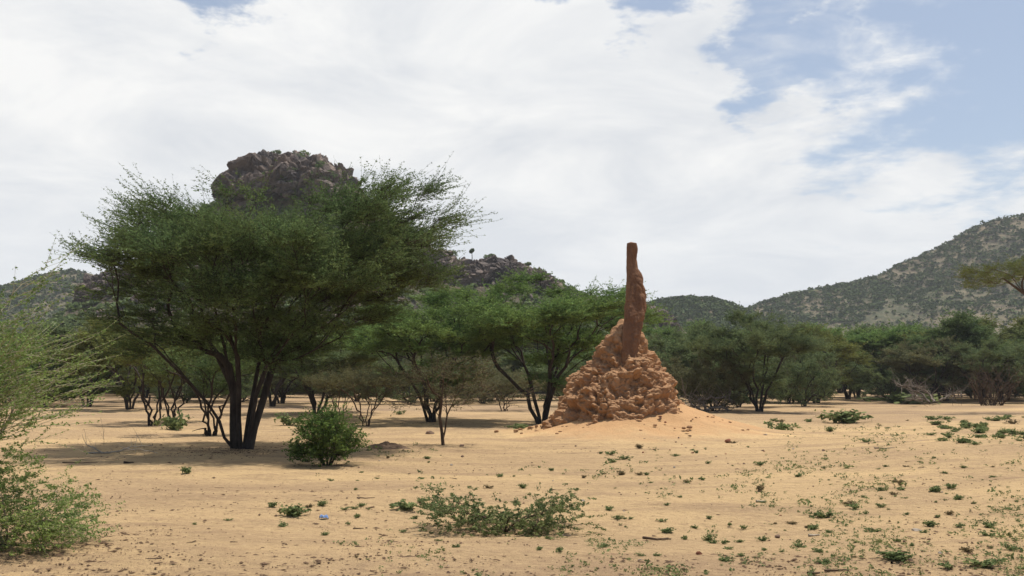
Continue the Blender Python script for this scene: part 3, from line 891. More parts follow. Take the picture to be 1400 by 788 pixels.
b = gpoint(30, 748)
r = np.random.default_rng(95)
pads = []
for k in range(135):
    px = r.uniform(-100, 104); t = max(0, px) / 104
    py = r.uniform(628 + 80 * t, 744 - 6 * t)
    pads.append(L3(px, py, b[1], r.normal(0, 0.40)))
pads = [p for p in pads if p[2] > 0.04]
st = [[L3(10 + s * 3, 750, b[1]), L3(10 + s * 22, 716, b[1], q * 0.1), L3(10 + s * 55, 680, b[1], q * 0.3)] for s, q in ((-1, 1), (0.2, -1), (1, 1), (1, -0.7), (-0.7, -1))]
lowl = make_tree('thorn_bush', 95, pads, st, [0.016] * 5, M['leaf_pale'], M['bark_pale'], twigs=8, leaves=26, lsize=0.033, twl=(0.12, 0.32), sprayr=0.03, tip_r=0.0024, upw=0.08, zjit=0.18, slope=0.05, twr=0.002, lwid=0.5)
lowl.location = b
tag(lowl, 'low leafy green bush on the ground at the lower left corner', 'bush')

# ------------------------------------------------------------------ termite mound
mb = np.array([MOUND_X, MOUND_D, float(gz(MOUND_X, MOUND_D))])
mound = empty('termite_mound', mb)
tag(mound, 'tall orange termite mound with lumpy cone base and a leaning brown spire', 'termite mound')
def ML(px, py): p = at(px, py, MOUND_D) - mb; return p[0], p[2]
def table(rows):
    a = []
    for l, rgt, py in rows:
        x0, z = ML(l, py); x1, _ = ML(rgt, py); a.append((z, 0.5 * (x0 + x1), 0.5 * (x1 - x0)))
    a.sort(); return np.array(a)
CT = table([(848, 852, 436), (843, 866, 446), (838, 874, 454), (828, 880, 470), (821, 886, 482), (808, 900, 504), (790, 907, 514), (780, 912, 530), (771, 922, 550), (759, 931, 572), (750, 941, 592), (745, 946, 604)])
nu, nv = 640, 460
th = np.linspace(0, 2 * PI, nu, endpoint=False); zz = np.linspace(CT[0, 0], CT[-1, 0], nv)
TH, ZZ = np.meshgrid(th, zz)
xc = np.interp(ZZ, CT[:, 0], CT[:, 1]); rr = np.interp(ZZ, CT[:, 0], CT[:, 2])
ecc = 1.05
Nrm = np.stack([np.cos(TH) * 0.95, np.sin(TH) * 0.95, 0.38 + 0 * TH], -1)
P = np.stack([xc + rr * np.cos(TH), rr * ecc * np.sin(TH), ZZ], -1)
def lumps(P, size, seed):
    Q = P / size + 0.35 * np.stack([vnoise(P / size * 0.9 + k * 13, seed + k) for k in range(3)], -1)
    f1, f2, cid = worley(Q, seed)
    return np.maximum(0, 1 - (f1 / 0.82) ** 2) ** 0.6 * (0.45 + 0.9 * cid)
l1, l2, l3, l4 = lumps(P, 0.80, 3), lumps(P, 0.42, 13), lumps(P, 0.21, 23), lumps(P, 0.11, 33)
cav = sstep(0.05, 0.34, fbm(P / 0.62, 4, 51)) + 0.5 * sstep(0.15, 0.4, fbm(P / 0.28, 3, 57))
hf1, hf2, hc = worley(P / 0.62 + 0.3 * np.stack([vnoise(P / 0.4 + k * 9, 90 + k) for k in range(3)], -1), 77)
hol = sstep(0.42, 0.18, hf1) * (hc > 0.55)
fade = sstep(CT[0, 0] - 0.1, CT[0, 0] + 0.7, ZZ)
disp = (0.15 * l1 + 0.15 * l2 * (0.35 + 1.1 * sstep(-0.25, 0.35, vnoise(P / 0.9, 7))) + 0.125 * l3 * (0.45 + sstep(-0.3, 0.3, vnoise(P / 0.7, 9))) + 0.055 * l4
        - 0.20 * cav - 0.24 * hol + 0.12 * fbm(P / 0.8, 3, 61) + 0.075 * fbm(P / 0.22, 4, 62, 0.6) - 0.10)
rs = np.clip(rr / 1.2, 0.25, 1)
P = P + Nrm * (disp * rs * (0.35 + 0.65 * fade))[..., None]
V = P.reshape(-1, 3)
idx = np.arange(nu * nv).reshape(nv, nu); nx = np.roll(idx, -1, 1)
Fc = np.stack([idx[:-1], nx[:-1], nx[1:], idx[1:]], -1).reshape(-1, 4)
mesh_np('cone', V, Fc, M['cone'], mound, smooth=True)

ST = table([(857, 866, 332), (855.5, 869.5, 334), (855, 870.5, 342), (855, 870, 358), (854.5, 871, 368), (854.5, 876, 374), (854, 877.5, 380), (853, 878, 388), (852.5, 881, 398), (851, 882, 412), (849, 881, 428),
            (847, 876, 446), (845, 871, 466), (844, 869, 486), (842, 872, 505), (840, 876, 520)])
nu, nv = 220, 380
th = np.linspace(0, 2 * PI, nu, endpoint=False); zz = np.linspace(ST[0, 0], ST[-1, 0], nv)
TH, ZZ = np.meshgrid(th, zz)
xc = np.interp(ZZ, ST[:, 0], ST[:, 1]); rr = np.interp(ZZ, ST[:, 0], ST[:, 2])
cap = np.sqrt(np.clip((ST[-1, 0] - ZZ) / 0.06, 0.0, 1))
ybase = -0.90 + 0.70 * sstep(2.5, 7.0, ZZ)
se = 2.6
ce, sn = np.cos(TH), np.sin(TH)
den = (np.abs(ce) ** se + np.abs(sn) ** se) ** (-1 / se)
P = np.stack([xc + rr * cap * den * ce, ybase + rr * 0.85 * cap * den * sn, ZZ], -1)
N2 = np.stack([ce, sn, 0 * TH], -1)
topf = 0.35 + 0.65 * sstep(0.2, 0.45, rr)
dsp = -0.055 + 0.065 * fbm(P * np.array([1 / 0.32, 1 / 0.32, 1 / 0.5]), 5, 71, 0.6) + 0.085 * lumps(P, 0.36, 81) * sstep(0.0, 0.5, ce + 0.4 * vnoise(P / 0.8, 5)) + 0.030 * fbm(P / 0.11, 4, 91, 0.6) - 0.02
P = P + N2 * (dsp * topf * np.clip(cap * 2, 0, 1))[..., None]
V = P.reshape(-1, 3)
idx = np.arange(nu * nv).reshape(nv, nu); nx = np.roll(idx, -1, 1)
Fc = np.stack([idx[:-1], nx[:-1], nx[1:], idx[1:]], -1).reshape(-1, 4)
V = np.concatenate([V, [[xc[-1, 0], ybase[-1, 0], ST[-1, 0]]]])
top = idx[-1]; cc = len(V) - 1
tri = np.stack([top[0::2], top[1::2], np.roll(top, -2)[0::2], np.full(len(top) // 2, cc)], -1)
mesh_np('spire', V, np.concatenate([Fc, tri]), M['spire'], mound, smooth=True)

# washed apron around the foot
nr, nt = 130, 240
q = np.linspace(0, 1, nr); th = np.linspace(0, 2 * PI, nt, endpoint=False)
TH, Q = np.meshgrid(th, q)
Rm = np.interp(np.cos(TH), [-1, 0, 1], [5.4, 6.0, 7.6]) * (1 + 0.06 * np.sin(TH * 3 + 1) + 0.04 * np.sin(TH * 7))
x = Rm * Q * np.cos(TH); y = Rm * Q * np.sin(TH)
rad = np.sqrt(x * x + y * y)
zz = (1.75 + 0.65 * np.cos(TH)) * (1 - Q) ** 1.9 + 0.04 * fbm(np.stack([x / 0.9, y / 0.9, x * 0], -1), 4, 101) * (1 - Q) - 0.10 * sstep(0.90, 1.0, Q) + 0.006 * fbm(np.stack([x / 0.2, y / 0.2, x * 0], -1), 3, 111)
zz = zz + gz(x + mb[0], y + mb[1]) - mb[2] + 0.012
V = np.stack([x, y, zz], -1).reshape(-1, 3)
idx = np.arange(nr * nt).reshape(nr, nt); nx = np.roll(idx, -1, 1)
Fc = np.stack([idx[:-1], idx[1:], nx[1:], nx[:-1]], -1).reshape(-1, 4)
ap = mesh_np('earth_apron', V, Fc, M['apron'], mound, smooth=True)
ra = ap.data.attributes.new('rim', 'FLOAT', 'POINT'); ra.data.foreach_set('value', Q.reshape(-1).astype(np.float32))
def apron_h(X, Y):
    x, y = X - mb[0], Y - mb[1]; t = math.atan2(y, x)
    R = float(np.interp(math.cos(t), [-1, 0, 1], [5.4, 6.0, 7.6])); qq = math.hypot(x, y) / R
    return (1.75 + 0.65 * math.cos(t)) * (1 - qq) ** 1.9 if qq < 1 else 0.0

# ------------------------------------------------------------------ weeds
weed_src = []
for s in range(7):
    r = np.random.default_rng(200 + s)
    nstem = [9, 12, 7, 16, 10, 14, 8][s]
    th = r.uniform(0, 2 * PI, nstem); el = r.uniform(0.45, 1.35, nstem)
    d = np.stack([np.cos(th) * np.cos(el), np.sin(th) * np.cos(el), np.sin(el)], -1)
    L = r.uniform(0.35, 0.62, nstem) * np.where(el > 0.8, 0.7, 1)
    t = np.linspace(0, 1, 4)
    st0 = r.normal(0, 0.05, (nstem, 3)) * np.array([1, 1, 0])
    paths = st0[:, None] + d[:, None] * (L[:, None] * t)[..., None] - np.array([0, 0, 0.12]) * (t ** 2)[None, :, None] * L[:, None, None]
    TV, TF = tubes(paths, 0.010 * (1 - 0.6 * t)[None] * np.ones((nstem, 1)), 3)
    nl = 22
    tt = r.uniform(0.2, 1.05, (nstem, nl))
    C = st0[:, None] + d[:, None] * (L[:, None] * tt)[..., None] + r.normal(0, 0.055, (nstem, nl, 3)) * np.array([1, 1, 0.7])
    C[..., 2] = np.maximum(C[..., 2] - 0.12 * tt ** 2 * L[:, None], 0.015)
    LV, LF = leaf_quads(C.reshape(-1, 3), 0.13, r, wid=0.5, up=0.4)
    V, Fc = merge([(LV, LF), (TV, TF)])
    o = mesh_np('weed', V, Fc, M['leaf_weed'], tint=r.uniform(0, 1, len(Fc)))
    weed_src.append(o.data); bpy.data.objects.remove(o)
wr = random.Random(33)
def weed(px, py, wpx, label, group=None, dry=False, flat=1.0, name='weed', cat='weed'):
    p = gpoint(px, py); s = wpx / F * p[1] / 0.78
    o = bpy.data.objects.new(name, wr.choice(weed_src)); COL.objects.link(o)
    o.location = (p[0], p[1], p[2] + apron_h(p[0], p[1]) - 0.004); o.rotation_euler = (0, 0, wr.uniform(0, 6.28))
    o.scale = (s * wr.uniform(0.9, 1.15), s, s * flat * wr.uniform(0.9, 1.3))
    if dry:
        label = label.replace('small green weed', 'small dried brown weed')
        o.material_slots[0].link = 'OBJECT'; o.material_slots[0].material = M['leaf_weed_dry']
    tag(o, label, cat, group)
NAMED = [(1068, 590, 34, 'wide dark weed clump on the sand right of the mound apron'), (1158, 578, 58, 'long low green patch on the sand before the sandy gap'),
         (1127, 708, 26, 'green weed pair in the middle of the right foreground sand'), (1171, 696, 22, 'flat green weed just above the middle of the right foreground'),
         (1278, 673, 24, 'dense dark green weed beside a dry twig on the right slope'), (1310, 684, 16, 'bright green weed just below the dense dark clump on the right slope'),
         (1224, 766, 50, 'widest leafy weed clump near the bottom right'), (1344, 774, 46, 'pale green bushy weed near the bottom right corner'),
         (1298, 778, 28, 'green weed left of the pale bushy one in the bottom right corner'), (1381, 752, 26, 'dark green weed against the right edge near the bottom'),
         (1125, 771, 22, 'bright weed above the dark stick at the bottom'), (1119, 756, 20, 'dark spiky weed above the bright one near the bottom stick'),
         (1350, 734, 20, 'round fresh green weed on the lower right sand'), (912, 729, 24, 'dark flat weed beside the brown fallen branch'),
         (876, 761, 14, 'spiky fresh weed, the left one of a pair at the bottom middle'), (899, 761, 14, 'spiky fresh weed, the right one of a pair at the bottom middle'),
         (992, 769, 18, 'rounded bright weed by the red stone at the bottom'), (826, 748, 15, 'dark weed alone right of the low spreading shrub'),
         (845, 710, 15, 'dark weed right of the tip of the low spreading shrub'), (832, 698, 16, 'pale leafy weed just above the tip of the low spreading shrub'),
         (403, 706, 36, 'large grey green cushion weed left of the blue scrap'), (372, 694, 20, 'round weed at the upper left of the cushion weed'),
         (386, 721, 16, 'dark round weed just below the cushion weed'), (442, 733, 17, 'tiny tree shaped seedling below the blue scrap'),
         (438, 692, 20, 'weed just above the blue scrap'), (488, 708, 12, 'small dark weed right of the blue scrap'), (558, 696, 44, 'sprig of weeds at the left end of the low spreading shrub'),
         (574, 688, 20, 'upright green sprig above the left end of the low spreading shrub'), (624, 750, 18, 'green weed below the left part of the low spreading shrub'),
         (766, 754, 18, 'upright pale weed below the right part of the low spreading shrub'), (255, 648, 24, 'flat green weed alone on the sand left of the bush'),
         (1352, 722, 24, 'twiggy open weed on the lower right sand')]
for px, py, w, lab in NAMED: weed(px, py, w, lab, flat=0.75 if w < 40 else 0.5)
weed(1040, 672, 18, 'brown dried weed on the open sand below the mound', dry=True)
weed(240, 588, 44, 'feathery pale green shrub near the thin stems left of the big trunk', flat=1.0, name='small_shrub', cat='shrub')
weed(395, 582, 36, 'grey green shrub behind the rounded bush', flat=0.9, name='small_shrub', cat='shrub')
weed(547, 567, 14, 'small dark bush on the sand left of the black forked trunk', flat=0.8, name='small_shrub', cat='shrub')
weed(1240, 552, 110, 'long low green thicket beside the dead wood pile', flat=0.22, name='small_shrub', cat='shrub')
weed(710, 590, 40, 'dark low weeds at the foot of the broad acacia by the mound', flat=0.3)
OTHER = [(1106, 577, 14), (1135, 590, 14), (1183, 605, 14), (1332, 608, 14), (1204, 672, 14), (1234, 670, 14), (1301, 668, 18), (1299, 704, 16), (1311, 722, 16), (1195, 728, 20),
         (1082, 717, 14), (1112, 724, 20), (1094, 749, 16), (1273, 720, 18), (1282, 708, 12), (862, 710, 10), (905, 714, 12), (737, 752, 12), (969, 710, 14), (950, 722, 11), (1017, 723, 12),
         (997, 719, 11), (936, 738, 12), (974, 743, 14), (989, 744, 15), (996, 752, 14), (1015, 761, 14), (1044, 754, 14), (967, 634, 12), (1039, 636, 14), (754, 644, 12), (798, 654, 10),
         (850, 650, 16), (835, 622, 16), (854, 628, 14), (952, 620, 10), (939, 660, 10), (961, 657, 12), (930, 681, 9), (422, 694, 13), (477, 717, 10), (495, 692, 13), (471, 697, 11), (551, 728, 11),
         (600, 740, 9), (684, 652, 13), (668, 668, 13), (584, 628, 12), (530, 627, 9), (494, 647, 8), (452, 658, 9), (267, 718, 9), (312, 712, 10), (1058, 576, 10), (1318, 640, 10), (1291, 648, 9)]
for px, py, w in OTHER: weed(px, py, w, 'small green weed on the open sand', 'small weeds scattered over the sand', dry=wr.random() < 0.12, flat=0.8)
n = 0
while n < 185:
    q = wr.random()
    if q < 0.60: px, py = wr.uniform(1000, 1400), 575 + 205 * wr.random() ** 1.2
    elif q < 0.88: px, py = wr.uniform(700, 1060), 612 + 168 * wr.random() ** 1.3
    else: px, py = wr.uniform(480, 720), wr.uniform(625, 770)
    if py < 600 and px < 1050: continue
    if float(vnoise(np.array([px / 70.0, py / 26.0, 2.5]), 44)) + wr.gauss(0, 0.25) < 0.05: continue
    weed(px, py, min(17, 6.0 * math.exp(wr.gauss(0, 0.42))) * (1.15 if py > 690 else 1), 'small green weed on the open sand', 'small weeds scattered over the sand', dry=wr.random() < 0.3, flat=wr.uniform(0.5, 1.1)); n += 1
for k in range(46):
    px, py = wr.uniform(1270, 1425), wr.uniform(572, 606)
    weed(px, py, wr.uniform(12, 24), 'grey green weed in the crowded patch at the right edge of the clearing', 'weeds of the crowded right patch', flat=0.6)

r = np.random.default_rng(501)
n = 9500; px = r.uniform(430, 1440, n); py = 578 + 205 * r.uniform(0, 1, n)
w = vnoise(np.stack([px / 60, py / 22, px * 0 + 2.5], -1), 44) + 0.55 * fbm(np.stack([px / 18, py / 8, px * 0], -1), 3, 5) + 0.35 * sstep(600, 1150, px) - 0.25
k = (w + r.normal(0, 0.2, n) > 0.22) & ~((py < 606) & (px < 1050))
px, py = px[k], py[k]
yy = CAM_Z * F / (py - HORIZON); xx = (px - 700) / F * yy; zz = gz(xx, yy)
k = np.hypot(xx - mb[0], yy - mb[1]) > 6.6
xx, yy, zz = xx[k], yy[k], zz[k]; n = len(xx); m_ = 9
sz = r.lognormal(-3.35, 0.35, n) * np.sqrt(np.clip(yy / 16, 0.8, 2.2))
C = np.stack([xx, yy, zz], -1)[:, None] + r.normal(size=(n, m_, 3)) * np.array([0.5, 0.5, 0.25]) * sz[:, None, None] + np.array([0, 0, 0.45]) * sz[:, None, None]
LV, LF = leaf_quads(C.reshape(-1, 3), 1.0, r, wid=0.5, up=0.3)
cc_ = np.repeat(C.reshape(-1, 3), 4, 0); LV = cc_ + (LV - cc_) * np.repeat(sz, m_ * 4)[:, None] * 0.8
tag(mesh_np('tiny_seedlings', LV, LF, M['leaf_weed'], tint=np.repeat(r.uniform(0, 1, n), m_)), 'tiny seedlings sprouting all over the sand', None, None, 'stuff')

# ------------------------------------------------------------------ sticks, stones, scraps
def stick(px, py, lpx, ang, label, mat='dead_wood', thick=0.016, name='fallen_stick', group=None, twiggy=1):
    p = gpoint(px, py); L = lpx / F * p[1]
    r = np.random.default_rng(int(px * 7 + py))
    t = np.linspace(-0.5, 0.5, 7)
    Pm = np.stack([t * L, 0.06 * L * np.sin(t * 5 + r.uniform(0, 6)), thick * 0.8 + 0.02 * L * np.abs(np.sin(t * 4))], -1)
    parts = [tubes(Pm[None], (thick * (1 - 0.6 * (t + 0.5)))[None], 6)]
    for k in range(twiggy):
        i = r.integers(2, 5); s = 0.35 * L * r.uniform(0.5, 1)
        a = r.uniform(0.4, 1.0) * (1 if r.uniform() < 0.5 else -1)
        q = Pm[i] + np.outer(np.linspace(0, 1, 4), np.array([math.cos(a) * s, math.sin(a) * s, 0.1 * s]))
        parts.append(tubes(q[None], (thick * 0.5 * np.linspace(1, 0.4, 4))[None], 5))
    V, Fc = merge(parts)
    o = mesh_np(name, V, Fc, M[mat], smooth=True)
    o.location = (p[0], p[1], p[2] + apron_h(p[0], p[1])); o.rotation_euler = (0, 0, ang)
    tag(o, label, 'stick', group)
stick(1144, 782, 34, 0.05, 'dark straight stick lying at the bottom right of the foreground', 'bark_brown', 0.014)
stick(1113, 786, 18, 0.3, 'short dark stick at the very bottom edge', 'bark_brown', 0.02, twiggy=0)
stick(1113, 734, 16, 0.1, 'short bleached stick on the right foreground sand', 'dead_pale', 0.022, twiggy=0)
stick(898, 739, 38, -0.35, 'brown fallen branch between weeds in the middle foreground', 'bark_brown', 0.022, twiggy=3)
stick(176, 634, 14, 0.0, 'short dark stick near the edge of the big tree shadow', 'bark', 0.03, twiggy=0)
stick(110, 634, 46, 0.05, 'thin dark twig on the sand right of the thorny bush', 'bark_brown', 0.014)
stick(20, 748, 52, 0.1, 'black stick under the low leafy bush at the left corner', 'bark', 0.018, twiggy=2)
stick(1040, 687, 12, 0.1, 'pale stick end by the dried brown weed', 'dead_pale', 0.02, twiggy=0)
stick(762, 671, 20, -0.2, 'dark twig on the sand above the tip of the low shrub', 'bark_brown', 0.012)
stick(500, 682, 24, 0.1, 'thin brown twig above the blue scrap', 'bark_brown', 0.012)
stick(490, 724, 14, 0.4, 'short dark twig right of the seedling', 'bark_brown', 0.012)
stick(772, 733, 18, -0.1, 'pale twig on the sand under the low shrub', 'dead_pale', 0.010)
stick(1330, 689, 12, 0.9, 'small dark twig on the right slope', 'bark_brown', 0.012, twiggy=0)
stick(1220, 770, 10, 1.0, 'broken black twig below the widest weed clump', 'bark', 0.014)
stick(1210, 614, 30, 0.1, 'brown twig on the pale sand of the right slope', 'dead_wood', 0.02, twiggy=2)
for k, (px, py) in enumerate([(320, 742), (145, 735), (560, 648), (620, 655), (300, 668), (210, 765), (262, 742), (700, 641), (1090, 640), (1150, 660), (1260, 640), (940, 768), (500, 762)]):
    stick(px, py, 10 + (k * 7) % 12, k * 0.7, 'little dark twig lying on the bare sand', 'bark_brown', 0.008, group='little twigs on the sand')

stone_src = {}
def stone(px, py, wpx, label, mat='stone', group=None, fl=0.6, el=1.3):
    p = gpoint(px, py); s = wpx / F * p[1] / 2 / 0.8
    key = (mat, int(px) % 4)
    if key not in stone_src:
        V, Fc = rock_shape(300 + int(px) % 4, cuts=10, rough=0.05, base=ICO3)
        o = mesh_np('stone', V, Fc, M[mat]); stone_src[key] = o.data
    else:
        o = bpy.data.objects.new('stone', stone_src[key]); COL.objects.link(o)
    o.location = (p[0], p[1], p[2] + apron_h(p[0], p[1]) + s * fl * 0.35); o.scale = (s * el / 1.15, s, s * fl); o.rotation_euler = (0, 0, (px * 0.37) % 0.6)
    tag(o, label, 'stone', group)
stone(995, 605, 9, 'square dark red stone on the right edge of the apron', 'stone_red', fl=0.7)
stone(956, 759, 7, 'small red stone among weeds at the bottom', 'stone_red', fl=0.9)
stone(1245, 767, 6, 'dark stone below the widest weed clump', 'stone')
stone(1063, 735, 8, 'brown stone left of the short bleached stick', 'stone')
stone(1253, 726, 11, 'flat pale stone on the right foreground sand', 'stone_pale', fl=0.35)
stone(1285, 757, 5, 'little white stone beside the broken black twig', 'stone_pale')
stone(797, 686, 6, 'white pebble touching the tip of the low shrub', 'stone_pale')
stone(631, 697, 5, 'dark stone among the first twigs of the low shrub', 'stone')
stone(631, 611, 7, 'brown stone on the sand right of the sapling foot', 'stone')
stone(613, 784, 6, 'dark stone at the bottom edge below the low shrub', 'stone')
stone(571, 785, 6, 'dark stone at the bottom edge left of the middle', 'stone')
stone(588, 594, 10, 'dark clod on the sand between sapling and black trunk', 'stone')
sr = random.Random(44)
for k in range(46):
    px, py = sr.uniform(860, 1050), sr.uniform(597, 626)
    if k > 22: px, py = sr.uniform(480, 1400), 610 + 170 * sr.random() ** 1.4
    mt_ = sr.choice(['stone', 'stone', 'stone_red', 'stone_pale'])
    stone(px, py, sr.uniform(2.2, 4.5), {'stone': 'small brown pebble lying on the sand', 'stone_red': 'small reddish pebble lying on the sand', 'stone_pale': 'small pale pebble lying on the sand'}[mt_], mt_, 'small pebbles on the sand')

V_, F_ = rock_shape(391, cuts=8, rough=0.14)
clod_o = mesh_np('earth_clod', V_, F_, M['cone'], smooth=True); clod_me = clod_o.data; bpy.data.objects.remove(clod_o)
for k in range(64):
    a = sr.uniform(-PI * 1.02, 0.12); rr_ = 3.15 + abs(sr.gauss(0, 0.75)) + 0.3 * math.cos(a)
    X_, Y_ = mb[0] + rr_ * math.cos(a), mb[1] + rr_ * math.sin(a)
    sz_ = min(0.16, 0.045 * math.exp(sr.gauss(0, 0.5)))
    o = bpy.data.objects.new('earth_clod', clod_me); COL.objects.link(o)
    o.location = (X_, Y_, float(gz(X_, Y_)) + apron_h(X_, Y_) + sz_ * 0.3); o.scale = (sz_ * 1.2, sz_, sz_ * 0.75); o.rotation_euler = (sr.uniform(0, 0.4), 0, sr.uniform(0, 6.28))
    tag(o, 'earth clod fallen from the mound onto the washed apron', 'clod', 'clods at the foot of the mound')

# blue plastic scrap
p = gpoint(443, 710)
nx_, ny_ = 40, 24
u, v = np.meshgrid(np.linspace(-1, 1, nx_), np.linspace(-1, 1, ny_))
edge = 1 + 0.22 * fbm(np.stack([u * 2, v * 2, u * 0 + 4], -1), 3, 7)
hh = 0.055 * np.abs(fbm(np.stack([u * 2.2, v * 2.6, u * 0], -1), 4, 19)) * 2 + 0.03 * (1 - u * u)
V = np.stack([u * 0.075 * edge, v * 0.06 * edge, hh + 0.004], -1).reshape(-1, 3)
scr = mesh_np('plastic_scrap', V, grid_faces(nx_, ny_), M['plastic'], smooth=True)
so = scr.modifiers.new('thick', 'SOLIDIFY'); so.thickness = 0.003
scr.location = p; scr.rotation_euler = (0.12, 0.05, 0.45); scr.scale = (0.85, 0.8, 0.75)
tag(scr, 'crumpled blue plastic scrap on the sand among weeds', 'litter')

# dark earth heap beside the bush
p = gpoint(528, 613)
nr, nt = 40, 90
TH, Q = np.meshgrid(np.linspace(0, 2 * PI, nt, endpoint=False), np.linspace(0, 1, nr))
x = 0.72 * Q * np.cos(TH) * (1 + 0.12 * np.sin(3 * TH)); y = 0.5 * Q * np.sin(TH)
z = 0.21 * (1 - Q ** 1.5) * (1 - 0.3 * np.cos(TH) * Q) + 0.16 * fbm(np.stack([x / 0.18, y / 0.18, x * 0], -1), 4, 15) * (1 - Q) * np.minimum(1, Q * 5) - 0.03
idx = np.arange(nr * nt).reshape(nr, nt); nx = np.roll(idx, -1, 1)
hp = mesh_np('earth_heap', np.stack([x, y, z], -1).reshape(-1, 3), np.stack([idx[:-1], idx[1:], nx[1:], nx[:-1]], -1).reshape(-1, 4), M['heap'], smooth=True)
hp.location = p
tag(hp, 'dark brown heap of earth between the green bush and the sapling', 'earth heap')

# ------------------------------------------------------------------ dead wood
def dead(name, px, py, segs, mat, thick, seed, label, cat, depth=0.5, side=40):
    """dead branches given as photo polylines around a foot point"""
    b = gpoint(px, py); r = np.random.default_rng(seed); parts = []
    main = []
    for pl in segs:
        q = []
        dy = r.normal(0, depth)
        for k, (x, y) in enumerate(pl):
            p = at(x, y, b[1]) - b
            q.append((p[0], dy * (k / max(1, len(pl) - 1)) + r.normal(0, 0.03), max(p[2], 0.02)))
        q = np.array(q); t = np.linspace(0, len(q) - 1, len(q) * 3)
        q = np.stack([np.interp(t, np.arange(len(q)), q[:, c]) for c in range(3)], -1)
        q[1:-1] += r.normal(0, thick * 0.5, q[1:-1].shape); q[:, 2] = np.maximum(q[:, 2], 0.0)
        parts.append(tubes(q[None], (thick * np.linspace(1, 0.35, len(q)))[None], 6)); main.append(q)
    for k in range(side):
        q = main[r.integers(0, len(main))]; i = r.integers(len(q) // 3, len(q))
        d = unit(r.normal(size=3) + np.array([0, 0, 0.5])); L = r.uniform(6, 26) / F * b[1]
        w = q[i] + np.outer(np.linspace(0, 1, 5), d * L) + np.outer(np.linspace(0, 1, 5) ** 2, r.normal(size=3) * 0.2 * L)
        w[:, 2] = np.maximum(w[:, 2], 0.0)
        parts.append(tubes(w[None], (thick * 0.3 * np.linspace(1, 0.3, 5))[None], 4))
    V, Fc = merge(parts)
    o = mesh_np(name, V, Fc, M[mat], smooth=True); o.location = b
    tag(o, label, cat)
dead('fallen_branch', 165, 621, [[(118, 620), (150, 619), (185, 613), (212, 626)], [(160, 618), (178, 611), (205, 610)], [(140, 620), (128, 612), (118, 608)]], 'dead_pale', 0.028, 1,
     'pale bare fallen branch on the sand in front of the tree shadow', 'branch', 0.3, 26)
dead('dead_tree', 968, 564, [[(965, 566), (962, 552), (955, 546)], [(955, 548), (972, 544), (992, 546), (1003, 540)], [(963, 560), (985, 556), (1003, 562)], [(963, 566), (946, 552), (936, 540)]], 'dead_wood', 0.10, 2,
     'fallen bleached dead tree just right of the mound', 'dead tree', 1.2, 90)
dead('dead_tree', 1272, 555, [[(1277, 550), (1281, 542), (1279, 534), (1270, 529)], [(1270, 550), (1262, 538), (1248, 530), (1232, 528)], [(1285, 548), (1300, 540), (1318, 541)], [(1260, 548), (1245, 542), (1230, 545)]], 'dead_wood', 0.10, 3,
     'dead wood pile with one pale arching trunk in front of the dark acacia', 'dead tree', 1.5, 150)
segs = []
r = np.random.default_rng(8)
for k in range(46):
    x = r.uniform(-34, 34); w_ = r.normal(0, 8, 3); segs.append([(1356 + x * 0.5, 555), (1356 + x * 0.8 + w_[0], 538), (1356 + x * 1.1 + w_[1], 522), (1356 + x * 1.25 + w_[2], r.uniform(496, 524))])
dead('dry_shrub', 1356, 555, segs, 'bark_brown', 0.030, 4, 'dry leafless grey shrub at the edge of the trees on the right', 'shrub', 0.9, 160)
dead('tree_stump', 282, 596, [[(282, 597), (282, 590), (281.5, 586)]], 'bark', 0.09, 5, 'short black stump beside the small shaded acacia', 'stump', 0.02, 2)
dead('thin_branch', 150, 610, [[(140, 640), (143, 615), (141, 590), (136, 572)]], 'bark_pale', 0.008, 6, 'thin dry stalk standing on the sand right of the thorny bush', 'stalk', 0.05, 5)

# ------------------------------------------------------------------ hillside scrub and bushes
def scrub(name, spots, sizes, per, mat, label, seed):
    r = np.random.default_rng(seed); n = len(spots)
    v = unit(r.normal(size=(n, per, 3))); v[..., 2] = np.abs(v[..., 2])
    C = spots[:, None] + v * sizes[:, None, None] * r.uniform(0.45, 1.0, (n, per, 1)) * np.array([1, 1, 0.75])
    q = np.repeat(sizes, per)
    LV, LF = leaf_quads(C.reshape(-1, 3), 1.0, r, wid=0.7)
    c = np.repeat(C.reshape(-1, 3), 4, 0); LV = c + (LV - c) * (np.repeat(q, 4) * 0.75)[:, None]
    tn = np.repeat(r.uniform(0, 1, n), per)
    o = mesh_np(name, LV, LF, M[mat], tint=np.clip(tn + r.normal(0, 0.12, n * per), 0, 1))
    return tag(o, label, None, None, 'stuff')
def hill_spots(r, n, hz, x0, x1, y0, y1, thr, nsc):
    x = r.uniform(x0, x1, n); y = r.uniform(y0, y1, n)
    dens = 0.9 * fbm(np.stack([x / nsc / 4, y / nsc / 4, x * 0 + 5], -1), 3, 8) + fbm(np.stack([x / nsc, y / nsc, x * 0], -1), 3, 3) + r.normal(0, 0.25, n)
    z = hz(x, y); k = (dens > thr) & (z > 1)
    return np.stack([x, y, z], -1)[k]
r = np.random.default_rng(301)
sp = hill_spots(r, 36000, rh_z, rx[0], rx[1], RD - 255, RD + 20, -0.10, 26); scrub('hillside_scrub', sp, r.uniform(0.7, 2.6, len(sp)) ** 1.0, 12, 'leaf_scrub', 'scrub dotted over the big right hill', 1)
sp = hill_spots(r, 16000, sh_z, sx[0], sx[1], SD - 150, SD + 15, -0.5, 30); scrub('hillside_scrub', sp, r.uniform(0.8, 2.3, len(sp)), 12, 'leaf_scrub', 'scrub covering the small hill right of the spire', 2)
